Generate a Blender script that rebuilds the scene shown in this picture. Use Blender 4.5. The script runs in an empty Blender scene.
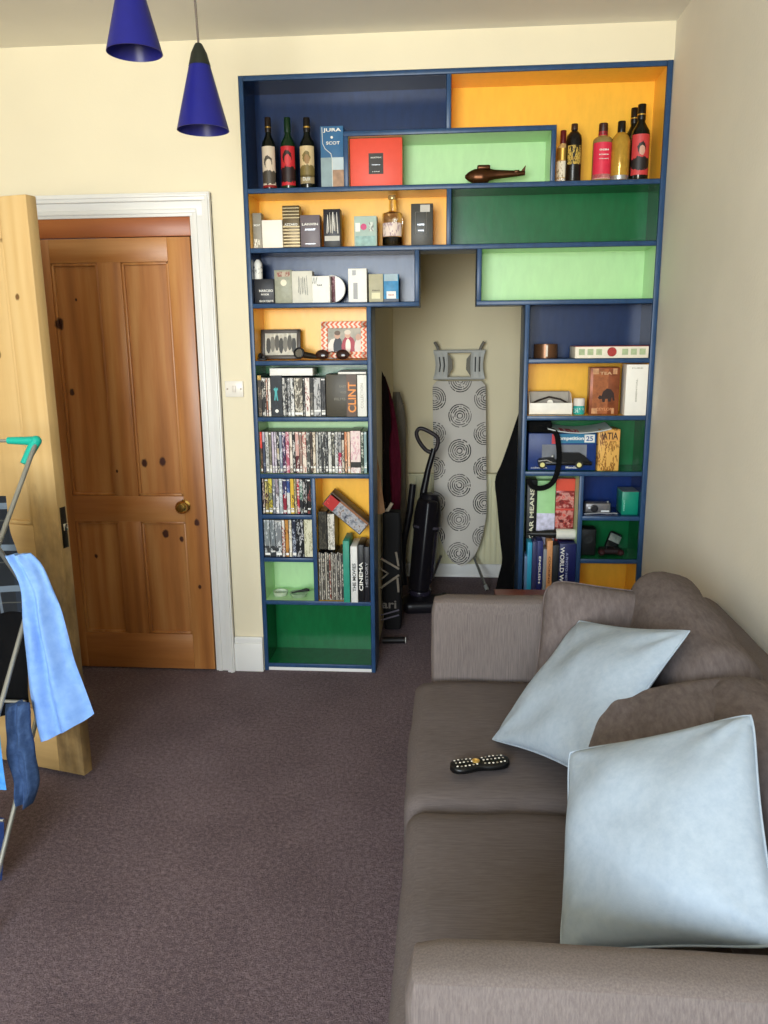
import bpy, bmesh, math, random
from mathutils import Vector, Matrix, Euler, noise

SC = bpy.context.scene
COL = SC.collection
PI = math.pi
R_ = math.radians

# ------------------------------------------------------------------ camera
CAM_C = Vector((0.0, -3.3518, 1.5))
FPX = 797.0
AX = Vector((0.99670293, 0.00799067, -0.08074287))      # world X in camera axes (right, down, forward)
AY = Vector((0.080536, -0.21835907, 0.9725396))
AZ = Vector((-0.00985969, -0.97583578, -0.21828266))
cam_d = bpy.data.cameras.new('camera')
cam = bpy.data.objects.new('camera', cam_d)
COL.objects.link(cam)
cm = Matrix(((AX[0], -AX[1], -AX[2]), (AY[0], -AY[1], -AY[2]), (AZ[0], -AZ[1], -AZ[2]))).to_4x4()
cm.translation = CAM_C
cam.matrix_world = cm
cam_d.sensor_fit = 'VERTICAL'
cam_d.sensor_height = 36.0
cam_d.lens = FPX / 1024.0 * 36.0
cam_d.clip_start = 0.05
SC.camera = cam

# ------------------------------------------------------------------ light
SC.view_settings.view_transform = 'Standard'
SC.view_settings.look = 'None'
SC.view_settings.gamma = 1.0
SC.view_settings.use_curve_mapping = False
SC.view_settings.exposure = 0.0
SC.render.engine = 'CYCLES'
SC.cycles.use_denoising = True
SC.cycles.max_bounces = 8
SC.cycles.diffuse_bounces = 5
SC.cycles.caustics_reflective = False
SC.cycles.caustics_refractive = False
world = bpy.data.worlds.new('sky')
SC.world = world
world.use_nodes = True
world.node_tree.nodes['Background'].inputs[0].default_value = (0.55, 0.7, 1.0, 1)
world.node_tree.nodes['Background'].inputs[1].default_value = 1.0


def area(name, loc, target, sx, sy, power, color, spread=180):
    d = bpy.data.lights.new(name, 'AREA')
    d.shape = 'RECTANGLE'; d.size = sx; d.size_y = sy
    d.energy = power; d.color = color; d.spread = R_(spread)
    o = bpy.data.objects.new(name, d)
    COL.objects.link(o)
    o.location = loc
    o.rotation_euler = (Vector(target) - Vector(loc)).to_track_quat('-Z', 'Y').to_euler()
    return o


# daylight through the bay window behind the camera: blue sky from above, warm light off the sunny street
area('daylight_from_sky', (-0.85, -5.75, 1.75), (-0.35, 0.0, 0.3), 1.8, 1.5, 130, (0.70, 0.85, 1.0), 140)
area('daylight_from_street', (-0.85, -5.75, 1.45), (-0.75, 0.0, 3.1), 1.8, 1.4, 41, (1.0, 0.88, 0.63), 85)


# ------------------------------------------------------------------ helpers
def lin(h):
    if not isinstance(h, str):
        return tuple(h)[:3]
    h = h.lstrip('#')
    o = []
    for i in (0, 2, 4):
        c = int(h[i:i + 2], 16) / 255
        o.append(c / 12.92 if c <= 0.04045 else ((c + 0.055) / 1.055) ** 2.4)
    return tuple(o)


class Nodes:
    def __init__(s, name):
        s.m = bpy.data.materials.new(name)
        s.m.use_nodes = True
        s.t = s.m.node_tree
        s.b = s.t.nodes['Principled BSDF']

    def n(s, typ, **kw):
        x = s.t.nodes.new(typ)
        for k, v in kw.items():
            if k.startswith('i_'):
                key = k[2:]
                x.inputs[int(key) if key.isdigit() else key].default_value = v
            else:
                setattr(x, k, v)
        return x

    def l(s, a, b):
        s.t.links.new(a, b)

    def coord(s, scale=(1, 1, 1), kind='Object', loc=(0, 0, 0)):
        tc = s.n('ShaderNodeTexCoord')
        mp = s.n('ShaderNodeMapping')
        mp.inputs['Scale'].default_value = scale
        mp.inputs['Location'].default_value = loc
        s.l(tc.outputs[kind], mp.inputs[0])
        return mp.outputs[0]

    def noise(s, vec, scale, detail=3, rough=.5):
        x = s.n('ShaderNodeTexNoise')
        x.inputs['Scale'].default_value = scale
        x.inputs['Detail'].default_value = detail
        x.inputs['Roughness'].default_value = rough
        s.l(vec, x.inputs['Vector'])
        return x.outputs['Fac']

    def ramp(s, fac, stops):
        x = s.n('ShaderNodeValToRGB')
        el = x.color_ramp.elements
        while len(el) < len(stops):
            el.new(0.5)
        for e, (p, c) in zip(el, stops):
            e.position = p
            c = lin(c)
            e.color = (*c, 1)
        s.l(fac, x.inputs[0])
        return x.outputs[0]

    def mix(s, fac, a, b):
        x = s.n('ShaderNodeMix', data_type='RGBA')
        if isinstance(fac, (int, float)):
            x.inputs[0].default_value = fac
        else:
            s.l(fac, x.inputs[0])
        for sock, v in ((x.inputs[6], a), (x.inputs[7], b)):
            if isinstance(v, (str, tuple)):
                sock.default_value = (*lin(v), 1)
            else:
                s.l(v, sock)
        return x.outputs[2]

    def math(s, op, a, b=None):
        x = s.n('ShaderNodeMath', operation=op)
        for i, v in enumerate((a, b)):
            if v is None:
                continue
            if isinstance(v, (int, float)):
                x.inputs[i].default_value = v
            else:
                s.l(v, x.inputs[i])
        return x.outputs[0]

    def bump(s, h, strength=.3, dist=.01):
        x = s.n('ShaderNodeBump')
        x.inputs['Strength'].default_value = strength
        x.inputs['Distance'].default_value = dist
        s.l(h, x.inputs['Height'])
        s.l(x.outputs[0], s.b.inputs['Normal'])

    def set(s, color=None, rough=None, metal=None, **kw):
        b = s.b
        if color is not None:
            if isinstance(color, (str, tuple)):
                b.inputs['Base Color'].default_value = (*lin(color), 1)
            else:
                s.l(color, b.inputs['Base Color'])
        if rough is not None:
            b.inputs['Roughness'].default_value = rough
        if metal is not None:
            b.inputs['Metallic'].default_value = metal
        for k, v in kw.items():
            b.inputs[k].default_value = v
        return s.m


_mc = {}


def plain(color, rough=.5, metal=0, var=.05, scale=30, **kw):
    """a flat colour with a little surface mottling"""
    key = (str(color), rough, metal, var, scale, str(sorted(kw.items())))
    if key in _mc:
        return _mc[key]
    s = Nodes('surface')
    c = lin(color)
    f = s.noise(s.coord(), scale, 3)
    lo = tuple(x * (1 - var) for x in c); hi = tuple(min(1, x * (1 + var)) for x in c)
    kw.setdefault('Specular IOR Level', .28)
    m = s.set(s.ramp(f, [(.3, lo), (.7, hi)]), rough, metal, **kw)
    _mc[key] = m
    return m


def printed(base, ink, fine=1.0, thr=.56, rough=.4):
    """printed sleeve: small ink blocks like lines of type over a base colour"""
    key = ('pr', base, ink, fine, thr, rough)
    if key in _mc:
        return _mc[key]
    s = Nodes('printed_card')
    oi = s.n('ShaderNodeObjectInfo')
    v = s.n('ShaderNodeVectorMath', operation='ADD')
    s.l(s.coord((300 * fine, 30, 95 * fine)), v.inputs[0])
    cb = s.n('ShaderNodeCombineXYZ')
    r = s.math('MULTIPLY', oi.outputs['Random'], 37.0)
    for i in range(3):
        s.l(r, cb.inputs[i])
    s.l(cb.outputs[0], v.inputs[1])
    f = s.noise(v.outputs[0], 1.0, 2, .6)
    f2 = s.noise(v.outputs[0], .22, 1, .5)
    k = s.math('GREATER_THAN', f, thr)
    k2 = s.math('GREATER_THAN', f2, .47)
    k3 = s.math('MULTIPLY', k, k2)
    m = s.set(s.mix(k3, base, ink), rough, **{'Specular IOR Level': .2})
    _mc[key] = m
    return m


def fabric(name, c1, c2, stretch=(150, 150, 6), bump=.25, rough=.95, fine=900):
    s = Nodes(name)
    f = s.noise(s.coord(stretch), 1.0, 4, .65)
    g = s.noise(s.coord((1, 1, 1)), 5.0, 3)
    h = s.noise(s.coord((1, 1, 1)), fine, 2)
    a = s.math('ADD', s.math('MULTIPLY', f, .8), s.math('MULTIPLY', g, .2))
    m = s.set(s.ramp(a, [(.32, c1), (.68, c2)]), rough)
    s.b.inputs['Specular IOR Level'].default_value = .15
    s.bump(s.math('ADD', f, s.math('MULTIPLY', h, .5)), bump, .003)
    return m


def wood(name, cols, axis='Z', knots=(), rough=.45, bandscale=26, seed=0.0):
    """pine boards: stretched grain and some knots (x, z, size)"""
    s = Nodes(name)
    st = {'Z': (1, 1, .07), 'X': (.07, 1, 1)}[axis]
    vec = s.coord(st, loc=(seed, seed, seed))
    n1 = s.noise(vec, 7, 3, .55)
    n2 = s.noise(vec, bandscale, 4, .6)
    w = s.n('ShaderNodeTexWave', wave_type='BANDS', bands_direction='X')
    w.inputs['Scale'].default_value = 4
    w.inputs['Distortion'].default_value = 14
    w.inputs['Detail'].default_value = 2
    w.inputs['Detail Scale'].default_value = .9
    s.l(vec, w.inputs['Vector'])
    a = s.math('ADD', s.math('MULTIPLY', n1, .5), s.math('ADD', s.math('MULTIPLY', n2, .40), s.math('MULTIPLY', w.outputs['Fac'], .10)))
    col = s.ramp(a, [(.28, cols[0]), (.5, cols[1]), (.72, cols[2])])
    if knots:
        tc = s.n('ShaderNodeTexCoord')
        sp = s.n('ShaderNodeSeparateXYZ')
        s.l(tc.outputs['Object'], sp.inputs[0])
        wob = s.noise(s.coord(), 60, 2)
        for (kx, kz, kr) in knots:
            dx = s.math('MULTIPLY', s.math('SUBTRACT', sp.outputs[0], kx), 1 / kr)
            dz = s.math('MULTIPLY', s.math('SUBTRACT', sp.outputs[2], kz), .72 / kr)
            d = s.math('ADD', s.math('MULTIPLY', dx, dx), s.math('MULTIPLY', dz, dz))
            d = s.math('ADD', d, s.math('MULTIPLY', s.math('SUBTRACT', wob, .5), 1.2))
            f = s.ramp(d, [(.35, (1, 1, 1)), (1.0, (0, 0, 0))])
            col = s.mix(f, col, cols[3])
    m = s.set(col, rough)
    s.bump(a, .12, .003)
    return m


def glass(color='#ffffff', rough=.03, ior=1.45):
    key = ('gl', color, rough)
    if key in _mc:
        return _mc[key]
    s = Nodes('clear_glass')
    m = s.set(color, rough, 0)
    s.b.inputs['Transmission Weight'].default_value = 1.0
    s.b.inputs['IOR'].default_value = ior
    _mc[key] = m
    return m


class MB:
    """collects shapes and links them as ONE mesh object"""

    def __init__(s):
        s.bm = bmesh.new()
        s.mi = 0

    def _tag(s, verts):
        fs = set()
        for v in verts:
            fs.update(v.link_faces)
        for f in fs:
            f.material_index = s.mi
        return list(fs)

    def box(s, x0, x1, y0, y1, z0, z1, bevel=0, M=None, seg=2):
        r = bmesh.ops.create_cube(s.bm, size=1)
        vs = r['verts']
        for v in vs:
            v.co = Vector(((x0 + x1) / 2 + v.co.x * (x1 - x0), (y0 + y1) / 2 + v.co.y * (y1 - y0), (z0 + z1) / 2 + v.co.z * (z1 - z0)))
        s._tag(vs)
        if bevel:
            es = set()
            for v in vs:
                es.update(v.link_edges)
            rr = bmesh.ops.bevel(s.bm, geom=list(es), offset=bevel, segments=seg, profile=.5, affect='EDGES')
            vs = list({v for f in rr['faces'] for v in f.verts} | {v for v in vs if v.is_valid})
            for f in rr['faces']:
                f.material_index = s.mi
        if M is not None:
            for v in vs:
                v.co = M @ v.co
        return s

    def lathe(s, prof, c=(0, 0, 0), seg=24, M=None, cap=True):
        rings = []
        for (r, z) in prof:
            if r < 1e-6:
                rings.append([s.bm.verts.new((c[0], c[1], c[2] + z))])
            else:
                rings.append([s.bm.verts.new((c[0] + r * math.cos(2 * PI * k / seg), c[1] + r * math.sin(2 * PI * k / seg), c[2] + z)) for k in range(seg)])
        fs = []
        for a, b in zip(rings, rings[1:]):
            for k in range(seg):
                k2 = (k + 1) % seg
                if len(a) == 1 and len(b) == 1:
                    continue
                if len(a) == 1:
                    f = s.bm.faces.new((a[0], b[k2], b[k]))
                elif len(b) == 1:
                    f = s.bm.faces.new((a[k], a[k2], b[0]))
                else:
                    f = s.bm.faces.new((a[k], a[k2], b[k2], b[k]))
                fs.append(f)
        if cap:
            if len(rings[0]) > 1:
                fs.append(s.bm.faces.new(list(reversed(rings[0]))))
            if len(rings[-1]) > 1:
                fs.append(s.bm.faces.new(rings[-1]))
        for f in fs:
            f.material_index = s.mi
        if M is not None:
            for r in rings:
                for v in r:
                    v.co = M @ v.co
        return s

    def tube(s, pts, r, seg=10, closed=False, rads=None):
        pts = [Vector(p) for p in pts]
        n = len(pts)
        rings = []
        up = None
        for i, p in enumerate(pts):
            a = pts[i - 1] if (i > 0 or closed) else p
            b = pts[(i + 1) % n] if (i < n - 1 or closed) else p
            t = (b - a).normalized()
            if up is None:
                up = Vector((0, 0, 1)) if abs(t.z) < .9 else Vector((1, 0, 0))
            u = t.cross(up)
            if u.length < 1e-5:
                u = t.orthogonal()
            u.normalize()
            w = u.cross(t).normalized()
            up = w
            rr = rads[i] if rads else r
            rings.append([s.bm.verts.new(p + u * rr * math.cos(2 * PI * k / seg) + w * rr * math.sin(2 * PI * k / seg)) for k in range(seg)])
        pairs = list(zip(rings, rings[1:])) + ([(rings[-1], rings[0])] if closed else [])
        for a, b in pairs:
            for k in range(seg):
                f = s.bm.faces.new((a[k], a[(k + 1) % seg], b[(k + 1) % seg], b[k]))
                f.material_index = s.mi
        if not closed:
            s.bm.faces.new(list(reversed(rings[0]))).material_index = s.mi
            s.bm.faces.new(rings[-1]).material_index = s.mi
        return s

    def prism(s, poly, a, b, plane='xz', M=None):
        """extrude a 2-D outline between a and b along the third axis"""
        def P(u, v, w):
            p = {'xz': (u, w, v), 'xy': (u, v, w), 'yz': (w, u, v)}[plane]
            p = Vector(p)
            return M @ p if M is not None else p
        A = [s.bm.verts.new(P(u, v, a)) for u, v in poly]
        B = [s.bm.verts.new(P(u, v, b)) for u, v in poly]
        fs = [s.bm.faces.new(A), s.bm.faces.new(list(reversed(B)))]
        n = len(poly)
        for i in range(n):
            fs.append(s.bm.faces.new((A[i], B[i], B[(i + 1) % n], A[(i + 1) % n])))
        for f in fs:
            f.material_index = s.mi
        return s

    def quad(s, pts):
        f = s.bm.faces.new([s.bm.verts.new(p) for p in pts])
        f.material_index = s.mi
        return s

    def ball(s, c, r, scale=(1, 1, 1), seg=16, M=None):
        rr = bmesh.ops.create_uvsphere(s.bm, u_segments=seg, v_segments=max(6, seg // 2), radius=r)
        for v in rr['verts']:
            v.co = Vector((v.co.x * scale[0], v.co.y * scale[1], v.co.z * scale[2]))
            if M is not None:
                v.co = M @ v.co
            v.co += Vector(c)
        s._tag(rr['verts'])
        return s

    def grid(s, nu, nv, fn, closed_u=False):
        vs = [[s.bm.verts.new(fn(i / (nu if closed_u else nu - 1), j / (nv - 1))) for i in range(nu)] for j in range(nv)]
        for j in range(nv - 1):
            for i in range(nu if closed_u else nu - 1):
                i2 = (i + 1) % nu
                f = s.bm.faces.new((vs[j][i], vs[j][i2], vs[j + 1][i2], vs[j + 1][i]))
                f.material_index = s.mi
        return vs

    def xform(s, M):
        for v in s.bm.verts:
            v.co = M @ v.co
        return s

    def build(s, name, mats, parent=None, loc=(0, 0, 0), smooth=40, local=False, recalc=True):
        """vertices are world coordinates unless local; the origin goes to the parent's base or to loc"""
        if recalc:
            bmesh.ops.recalc_face_normals(s.bm, faces=s.bm.faces[:])
        me = bpy.data.meshes.new(name)
        o = bpy.data.objects.new(name, me)
        COL.objects.link(o)
        if parent is not None:
            o.parent = parent
            if not local:
                M = world_of(parent).inverted()
                for v in s.bm.verts:
                    v.co = M @ v.co
        else:
            o.location = loc
            if not local:
                for v in s.bm.verts:
                    v.co -= Vector(loc)
        s.bm.to_mesh(me)
        s.bm.free()
        for m in (mats if isinstance(mats, (list, tuple)) else [mats]):
            me.materials.append(m)
        if smooth:
            me.polygons.foreach_set('use_smooth', [True] * len(me.polygons))
            me.set_sharp_from_angle(angle=R_(smooth))
        return o


def world_of(o):
    m = Matrix.LocRotScale(o.location, o.rotation_euler, o.scale)
    return world_of(o.parent) @ m if o.parent else m


def tag(o, label, cat, group=None):
    o['label'] = label; o['category'] = cat
    if group:
        o['group'] = group
    return o


def thing(name, label, cat, loc, group=None, rot=(0, 0, 0)):
    o = bpy.data.objects.new(name, None)
    o.empty_display_size = .05
    COL.objects.link(o)
    o.location = loc; o.rotation_euler = rot
    return tag(o, label, cat, group)


def struct(o):
    o['kind'] = 'structure'
    return o


def at(px, py, Y):
    """the world point at depth Y that photo pixel (px, py) shows"""
    v = Vector((px - 384, py - 512, FPX))
    d = Vector((AX.dot(v), AY.dot(v), AZ.dot(v)))
    return CAM_C + d * ((Y - CAM_C.y) / d.y)


def atz(px, py, Z):
    v = Vector((px - 384, py - 512, FPX))
    d = Vector((AX.dot(v), AY.dot(v), AZ.dot(v)))
    return CAM_C + d * ((Z - CAM_C.z) / d.z)


def lettering(parent, text, x, y, z, w, h, mat, name='lettering', rot=(PI / 2, 0, 0), depth=.0006, fit='both', part_label=None):
    """words centred at a world point, facing the room; w and h are the size of the whole line before rotation"""
    cu = bpy.data.curves.new('words', 'FONT')
    cu.body = text
    cu.extrude = .004
    cu.resolution_u = 3
    cu.offset = .018
    tmp = bpy.data.objects.new('words', cu)
    COL.objects.link(tmp)
    dg = bpy.context.evaluated_depsgraph_get()
    me = bpy.data.meshes.new_from_object(tmp.evaluated_get(dg))
    bpy.data.objects.remove(tmp)
    bpy.data.curves.remove(cu)
    xs = [v.co.x for v in me.vertices]; ys = [v.co.y for v in me.vertices]
    cx, cy = (min(xs) + max(xs)) / 2, (min(ys) + max(ys)) / 2
    sx = w / max(1e-6, max(xs) - min(xs)); sy = h / max(1e-6, max(ys) - min(ys))
    if fit == 'keep':
        sx = sy = min(sx, sy)
    M = Matrix.Translation((x, y, z)) @ Euler(rot).to_matrix().to_4x4()
    Mi = world_of(parent).inverted()
    for v in me.vertices:
        v.co = Mi @ M @ Vector(((v.co.x - cx) * sx, (v.co.y - cy) * sy, v.co.z / .004 * depth))
    me.materials.clear()
    me.materials.append(mat)
    o = bpy.data.objects.new(name, me)
    COL.objects.link(o)
    o.parent = parent
    return o


def soft_slab(hx, hy, hz, r, n=(14, 14, 6), bulge=(0, 0, 0), rough=0.0, seed=0):
    """upholstered block as a local bmesh: rounded edges, swollen faces, slight unevenness"""
    m = MB()
    bmesh.ops.create_cube(m.bm, size=2)
    # subdivide as three separate grids: build faces by hand for an even mesh
    m.bm.clear()
    cache = {}

    def V(i, j, k):
        key = (i, j, k)
        if key not in cache:
            u, v, w = i / n[0] * 2 - 1, j / n[1] * 2 - 1, k / n[2] * 2 - 1
            p = Vector((u * hx, v * hy, w * hz))
            q = Vector((max(-hx + r, min(hx - r, p.x)), max(-hy + r, min(hy - r, p.y)), max(-hz + r, min(hz - r, p.z))))
            d = p - q
            if d.length > 1e-9:
                p = q + d.normalized() * r
            p.x += math.copysign(1, u) * (abs(u) > .99) * bulge[0] * (1 - v * v) * (1 - w * w)
            p.y += math.copysign(1, v) * (abs(v) > .99) * bulge[1] * (1 - u * u) * (1 - w * w)
            p.z += w * bulge[2] * (1 - v * v) * (1 - u * u)
            if rough:
                nn = noise.noise_vector(Vector((p.x * 6 + seed, p.y * 6, p.z * 6)))
                n2 = noise.noise_vector(Vector((p.x * 16 + seed, p.y * 16, p.z * 16)))
                p += nn * rough + n2 * rough * .3
            cache[key] = m.bm.verts.new(p)
        return cache[key]
    N = n
    for i in range(N[0]):
        for j in range(N[1]):
            m.bm.faces.new((V(i, j, 0), V(i, j + 1, 0), V(i + 1, j + 1, 0), V(i + 1, j, 0)))
            m.bm.faces.new((V(i, j, N[2]), V(i + 1, j, N[2]), V(i + 1, j + 1, N[2]), V(i, j + 1, N[2])))
    for i in range(N[0]):
        for k in range(N[2]):
            m.bm.faces.new((V(i, 0, k), V(i + 1, 0, k), V(i + 1, 0, k + 1), V(i, 0, k + 1)))
            m.bm.faces.new((V(i, N[1], k), V(i, N[1], k + 1), V(i + 1, N[1], k + 1), V(i + 1, N[1], k)))
    for j in range(N[1]):
        for k in range(N[2]):
            m.bm.faces.new((V(0, j, k), V(0, j, k + 1), V(0, j + 1, k + 1), V(0, j + 1, k)))
            m.bm.faces.new((V(N[0], j, k), V(N[0], j + 1, k), V(N[0], j + 1, k + 1), V(N[0], j, k + 1)))
    return m


def lerp(a, b, t):
    return a + (b - a) * t

# ------------------------------------------------------------------ the room
XL, XR, YF, ZC = -2.02, 0.826, -5.62, 2.62
YA = 1.5                                     # far wall of the recess behind the bookcase

def paint(name, c, var=.03, bump=.06, rough=.75, warm=None):
    s = Nodes(name)
    f = s.noise(s.coord(), 2.2, 4)
    g = s.noise(s.coord(), 90, 3)
    c0 = lin(c)
    m = s.set(s.ramp(f, [(.3, tuple(x * (1 - var) for x in c0)), (.7, tuple(min(1, x * (1 + var)) for x in c0))]), rough)
    s.bump(s.math('ADD', g, s.math('MULTIPLY', f, 2)), bump, .004)
    return m


M_wall = paint('cream_wall_paint', '#e2d7bb')
M_wallR = paint('textured_wall_paint', '#dfd8c9', .05, .25)
M_wallA = paint('recess_wall_paint', '#e6dab8')
M_ceil = paint('ceiling_paint', '#e9e5da', .04)
M_trim = plain('#e2e0dc', .35, var=.02, scale=6)


def carpet():
    s = Nodes('brown_carpet')
    f = s.noise(s.coord(), 260, 3, .7)
    g = s.noise(s.coord(), 3, 3)
    h = s.noise(s.coord(), 75, 3, .7)
    a = s.math('ADD', s.math('MULTIPLY', f, .5), s.math('ADD', s.math('MULTIPLY', g, .15), s.math('MULTIPLY', h, .35)))
    m = s.set(s.ramp(a, [(.34, '#3f3439'), (.5, '#6d5b60'), (.66, '#9d898e')]), 1.0)
    s.bump(s.math('ADD', f, h), .9, .008)
    return m


struct(MB().box(XL, XR, YF, YA, -.05, 0).build('floor', carpet(), smooth=0))
struct(MB().box(XL - .1, XR + .1, YF - .1, YA + .1, ZC, ZC + .05).build('ceiling', M_ceil, smooth=0))
DX0, DX1, DZ = -1.757, -1.055, 1.972           # doorway in the far wall
m = MB()
m.box(XL, DX0, 0, .12, 0, ZC).box(DX0, DX1, 0, .12, DZ, ZC).box(DX1, -.834, 0, .12, 0, ZC).box(-.834, XR, 0, .12, 2.488, ZC)
struct(m.build('wall_back', M_wall, smooth=0))
struct(MB().box(XR, XR + .1, YF, YA, 0, ZC).build('wall_right', M_wallR, smooth=0))
struct(MB().box(XL - .1, XL, YF, .12, 0, ZC).build('wall_left', M_wall, smooth=0))
WX0, WX1, WZ0, WZ1 = -1.82, .12, .78, 2.4     # the window behind the viewer
m = MB()
m.box(XL, WX0, YF - .1, YF, 0, ZC).box(WX1, XR, YF - .1, YF, 0, ZC).box(WX0, WX1, YF - .1, YF, 0, WZ0).box(WX0, WX1, YF - .1, YF, WZ1, ZC)
struct(m.build('wall_front', M_wall, smooth=0))
m = MB()
for x in (WX0, -1.2, -.55, WX1 - .05):
    m.box(x, x + .05, YF - .07, YF - .02, WZ0, WZ1, .006)
for z in (WZ0, WZ1 - .05):
    m.box(WX0, WX1, YF - .07, YF - .02, z, z + .05, .006)
struct(m.build('window_1', M_trim))
struct(MB().box(XL, XR, YA, YA + .1, 0, ZC).build('wall_recess', M_wallA, smooth=0))
struct(MB().box(-.44, -.34, .2, YA, 0, ZC).build('wall_recess_left', M_wallA, smooth=0))
m = MB()
m.box(-.34, XR, YA - .018, YA, 0, .085, .004).box(-.34, XR, YA - .024, YA, 0, .012, .003)
struct(m.build('baseboard_recess', M_trim))
m = MB()
m.box(-.966, -.835, -.02, 0, 0, .135, .004).box(-.966, -.835, -.014, 0, .13, .165, .006)
struct(m.build('baseboard_back', M_trim))
m = MB()
m.box(XR - .02, XR, YF, -.02, 0, .15, .005)
struct(m.build('baseboard_right', M_trim))

# architrave: stepped mouldings round the doorway
m = MB()
for (w0, w1, d) in ((0, .09, .016), (.012, .03, .022), (.058, .09, .034), (.072, .084, .04)):
    m.box(DX1 + w0, DX1 + w1, -d, 0, 0, DZ + w0 + .001, .003)
    m.box(DX0 - w1, DX0 - w0, -d, 0, 0, DZ + w0 + .001, .003)
    m.box(DX0 - w1, DX1 + w1, -d, 0, DZ + w0, DZ + w1, .003)
struct(m.build('trim_1', M_trim))

# the closed door: frame, four sunk panels, knob
kn = [(62, 324, .02), (74, 392, .013), (146, 462, .016), (164, 461, .017), (199, 521, .014), (167, 533, .016), (183, 538, .011), (202, 585, .009), (98, 555, .009), (120, 470, .006), (78, 300, .006)]
LZ = 1.893
def local_knots(ox):
    o = []
    for (x, y, r) in kn:
        p = at(x, y, .01)
        o.append((p.x - ox, p.z, r))
    return o
W_leaf = wood('orange_pine', ['#844f28', '#b0733c', '#c9965c', '#3d1709'], 'Z', local_knots(DX0), .4)
W_rail = wood('orange_pine_rail', ['#91562a', '#b2753d', '#c8925a', '#4d2010'], 'X', local_knots(DX0), .4, seed=3)
W_head = wood('red_pine', ['#7d3d18', '#9e5626', '#b06a34', '#4d2010'], 'X', (), .4, seed=5)
struct(MB().box(DX0, DX1, -.014, .03, LZ + .004, DZ, .003).build('trim_2', W_head, loc=(DX0, 0, 0)))
st, mu = .10, .10
mid = (DX0 + DX1) / 2
d0, d1 = -.022, .03
gx = .004
m = MB()
m.box(DX0 + gx, DX0 + st, d0, d1, .008, LZ, .002).box(DX1 - st, DX1 - gx, d0, d1, .008, LZ, .002)
zr = [(.008, .175), (.70, .815), (LZ - .095, LZ)]
m.box(mid - mu / 2, mid + mu / 2, d0, d1, .175, .70, .001).box(mid - mu / 2, mid + mu / 2, d0, d1, .815, LZ - .095, .001)
m.mi = 1
for a, b in zr:
    m.box(DX0 + st, DX1 - st, d0, d1, a, b, .001)
door = struct(m.build('door_1', [W_leaf, W_rail], loc=(DX0, 0, 0)))
for (xa, xb) in ((DX0 + st, mid - mu / 2), (mid + mu / 2, DX1 - st)):
    for (za, zb) in ((.175, .70), (.815, LZ - .095)):
        m = MB()
        m.box(xa, xb, d0 + .014, d1 - .014, za, zb)
        for q in ((xa, xa + .012, za, zb), (xb - .012, xb, za, zb), (xa, xb, za, za + .012), (xa, xb, zb - .012, zb)):
            m.box(q[0], q[1], d0 + .003, d0 + .02, q[2], q[3], .004)
        m.build('panel', W_leaf, door)
M_brass = plain('#b08d4a', .25, 1.0, .08)
kp = at(184, 506, -.03)
Mk = Matrix.Translation((kp.x, d0, kp.z)) @ Matrix.Rotation(PI / 2, 4, 'X')
m = MB().lathe([(0, .062), (.018, .06), (.027, .048), (.029, .04), (.025, .03), (.013, .022), (.011, .008), (.011, 0)], M=Mk, seg=24)
knob = m.build('door_knob', M_brass, door)
MB().lathe([(.027, 0), (.027, .003), (.02, .007), (.011, .009)], M=Mk, seg=24).build('rose', M_brass, knob)

# the open door on the left: paler old pine, its edge towards the room
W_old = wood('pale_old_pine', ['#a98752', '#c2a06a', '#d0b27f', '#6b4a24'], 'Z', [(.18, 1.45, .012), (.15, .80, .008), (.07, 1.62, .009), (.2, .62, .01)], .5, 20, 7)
# grime, knocks and painted-in airer shade along the handled edge of the old door
def add_grime_and_shade(mat):
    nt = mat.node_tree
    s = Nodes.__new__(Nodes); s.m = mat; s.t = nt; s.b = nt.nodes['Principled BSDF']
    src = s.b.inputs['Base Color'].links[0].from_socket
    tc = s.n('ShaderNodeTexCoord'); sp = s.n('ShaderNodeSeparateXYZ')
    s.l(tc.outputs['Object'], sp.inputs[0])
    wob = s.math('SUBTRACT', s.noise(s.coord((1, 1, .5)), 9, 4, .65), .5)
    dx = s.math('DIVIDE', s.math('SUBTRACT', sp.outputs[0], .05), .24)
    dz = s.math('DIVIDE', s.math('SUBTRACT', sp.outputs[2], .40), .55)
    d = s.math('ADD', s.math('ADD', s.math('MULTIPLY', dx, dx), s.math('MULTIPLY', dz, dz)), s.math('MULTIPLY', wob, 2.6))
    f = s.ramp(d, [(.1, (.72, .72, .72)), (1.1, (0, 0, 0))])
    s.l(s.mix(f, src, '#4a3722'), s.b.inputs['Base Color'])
add_grime_and_shade(W_old)
W_old2 = wood('pale_old_pine_rail', ['#a48250', '#bd9a64', '#cbab76', '#6b4a24'], 'X', (), .5, 20, 9)
ang = math.atan2(.25, -.968)
H2 = at(26.5, 194, -.955).z
d2 = bpy.data.objects.new('door_2', None)
COL.objects.link(d2)
d2.location = (-1.247, -.955, 0); d2.rotation_euler = (0, 0, ang)
d2['kind'] = 'structure'
m = MB()
T = .043
DW = .745
m.box(0, .105, -T, 0, .018, H2, .003).box(DW - .1, DW, -T, 0, .018, H2, .002)
m.box(.33, .42, -T, 0, .24, .74, .001).box(.33, .42, -T, 0, .9, H2 - .12, .001)
m.mi = 1
for a, b in ((.018, .24), (.74, .9), (H2 - .12, H2)):
    m.box(.105, DW - .1, -T, 0, a, b, .001)
leaf = m.build('door_leaf', [W_old, W_old2], d2, local=True)
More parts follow.
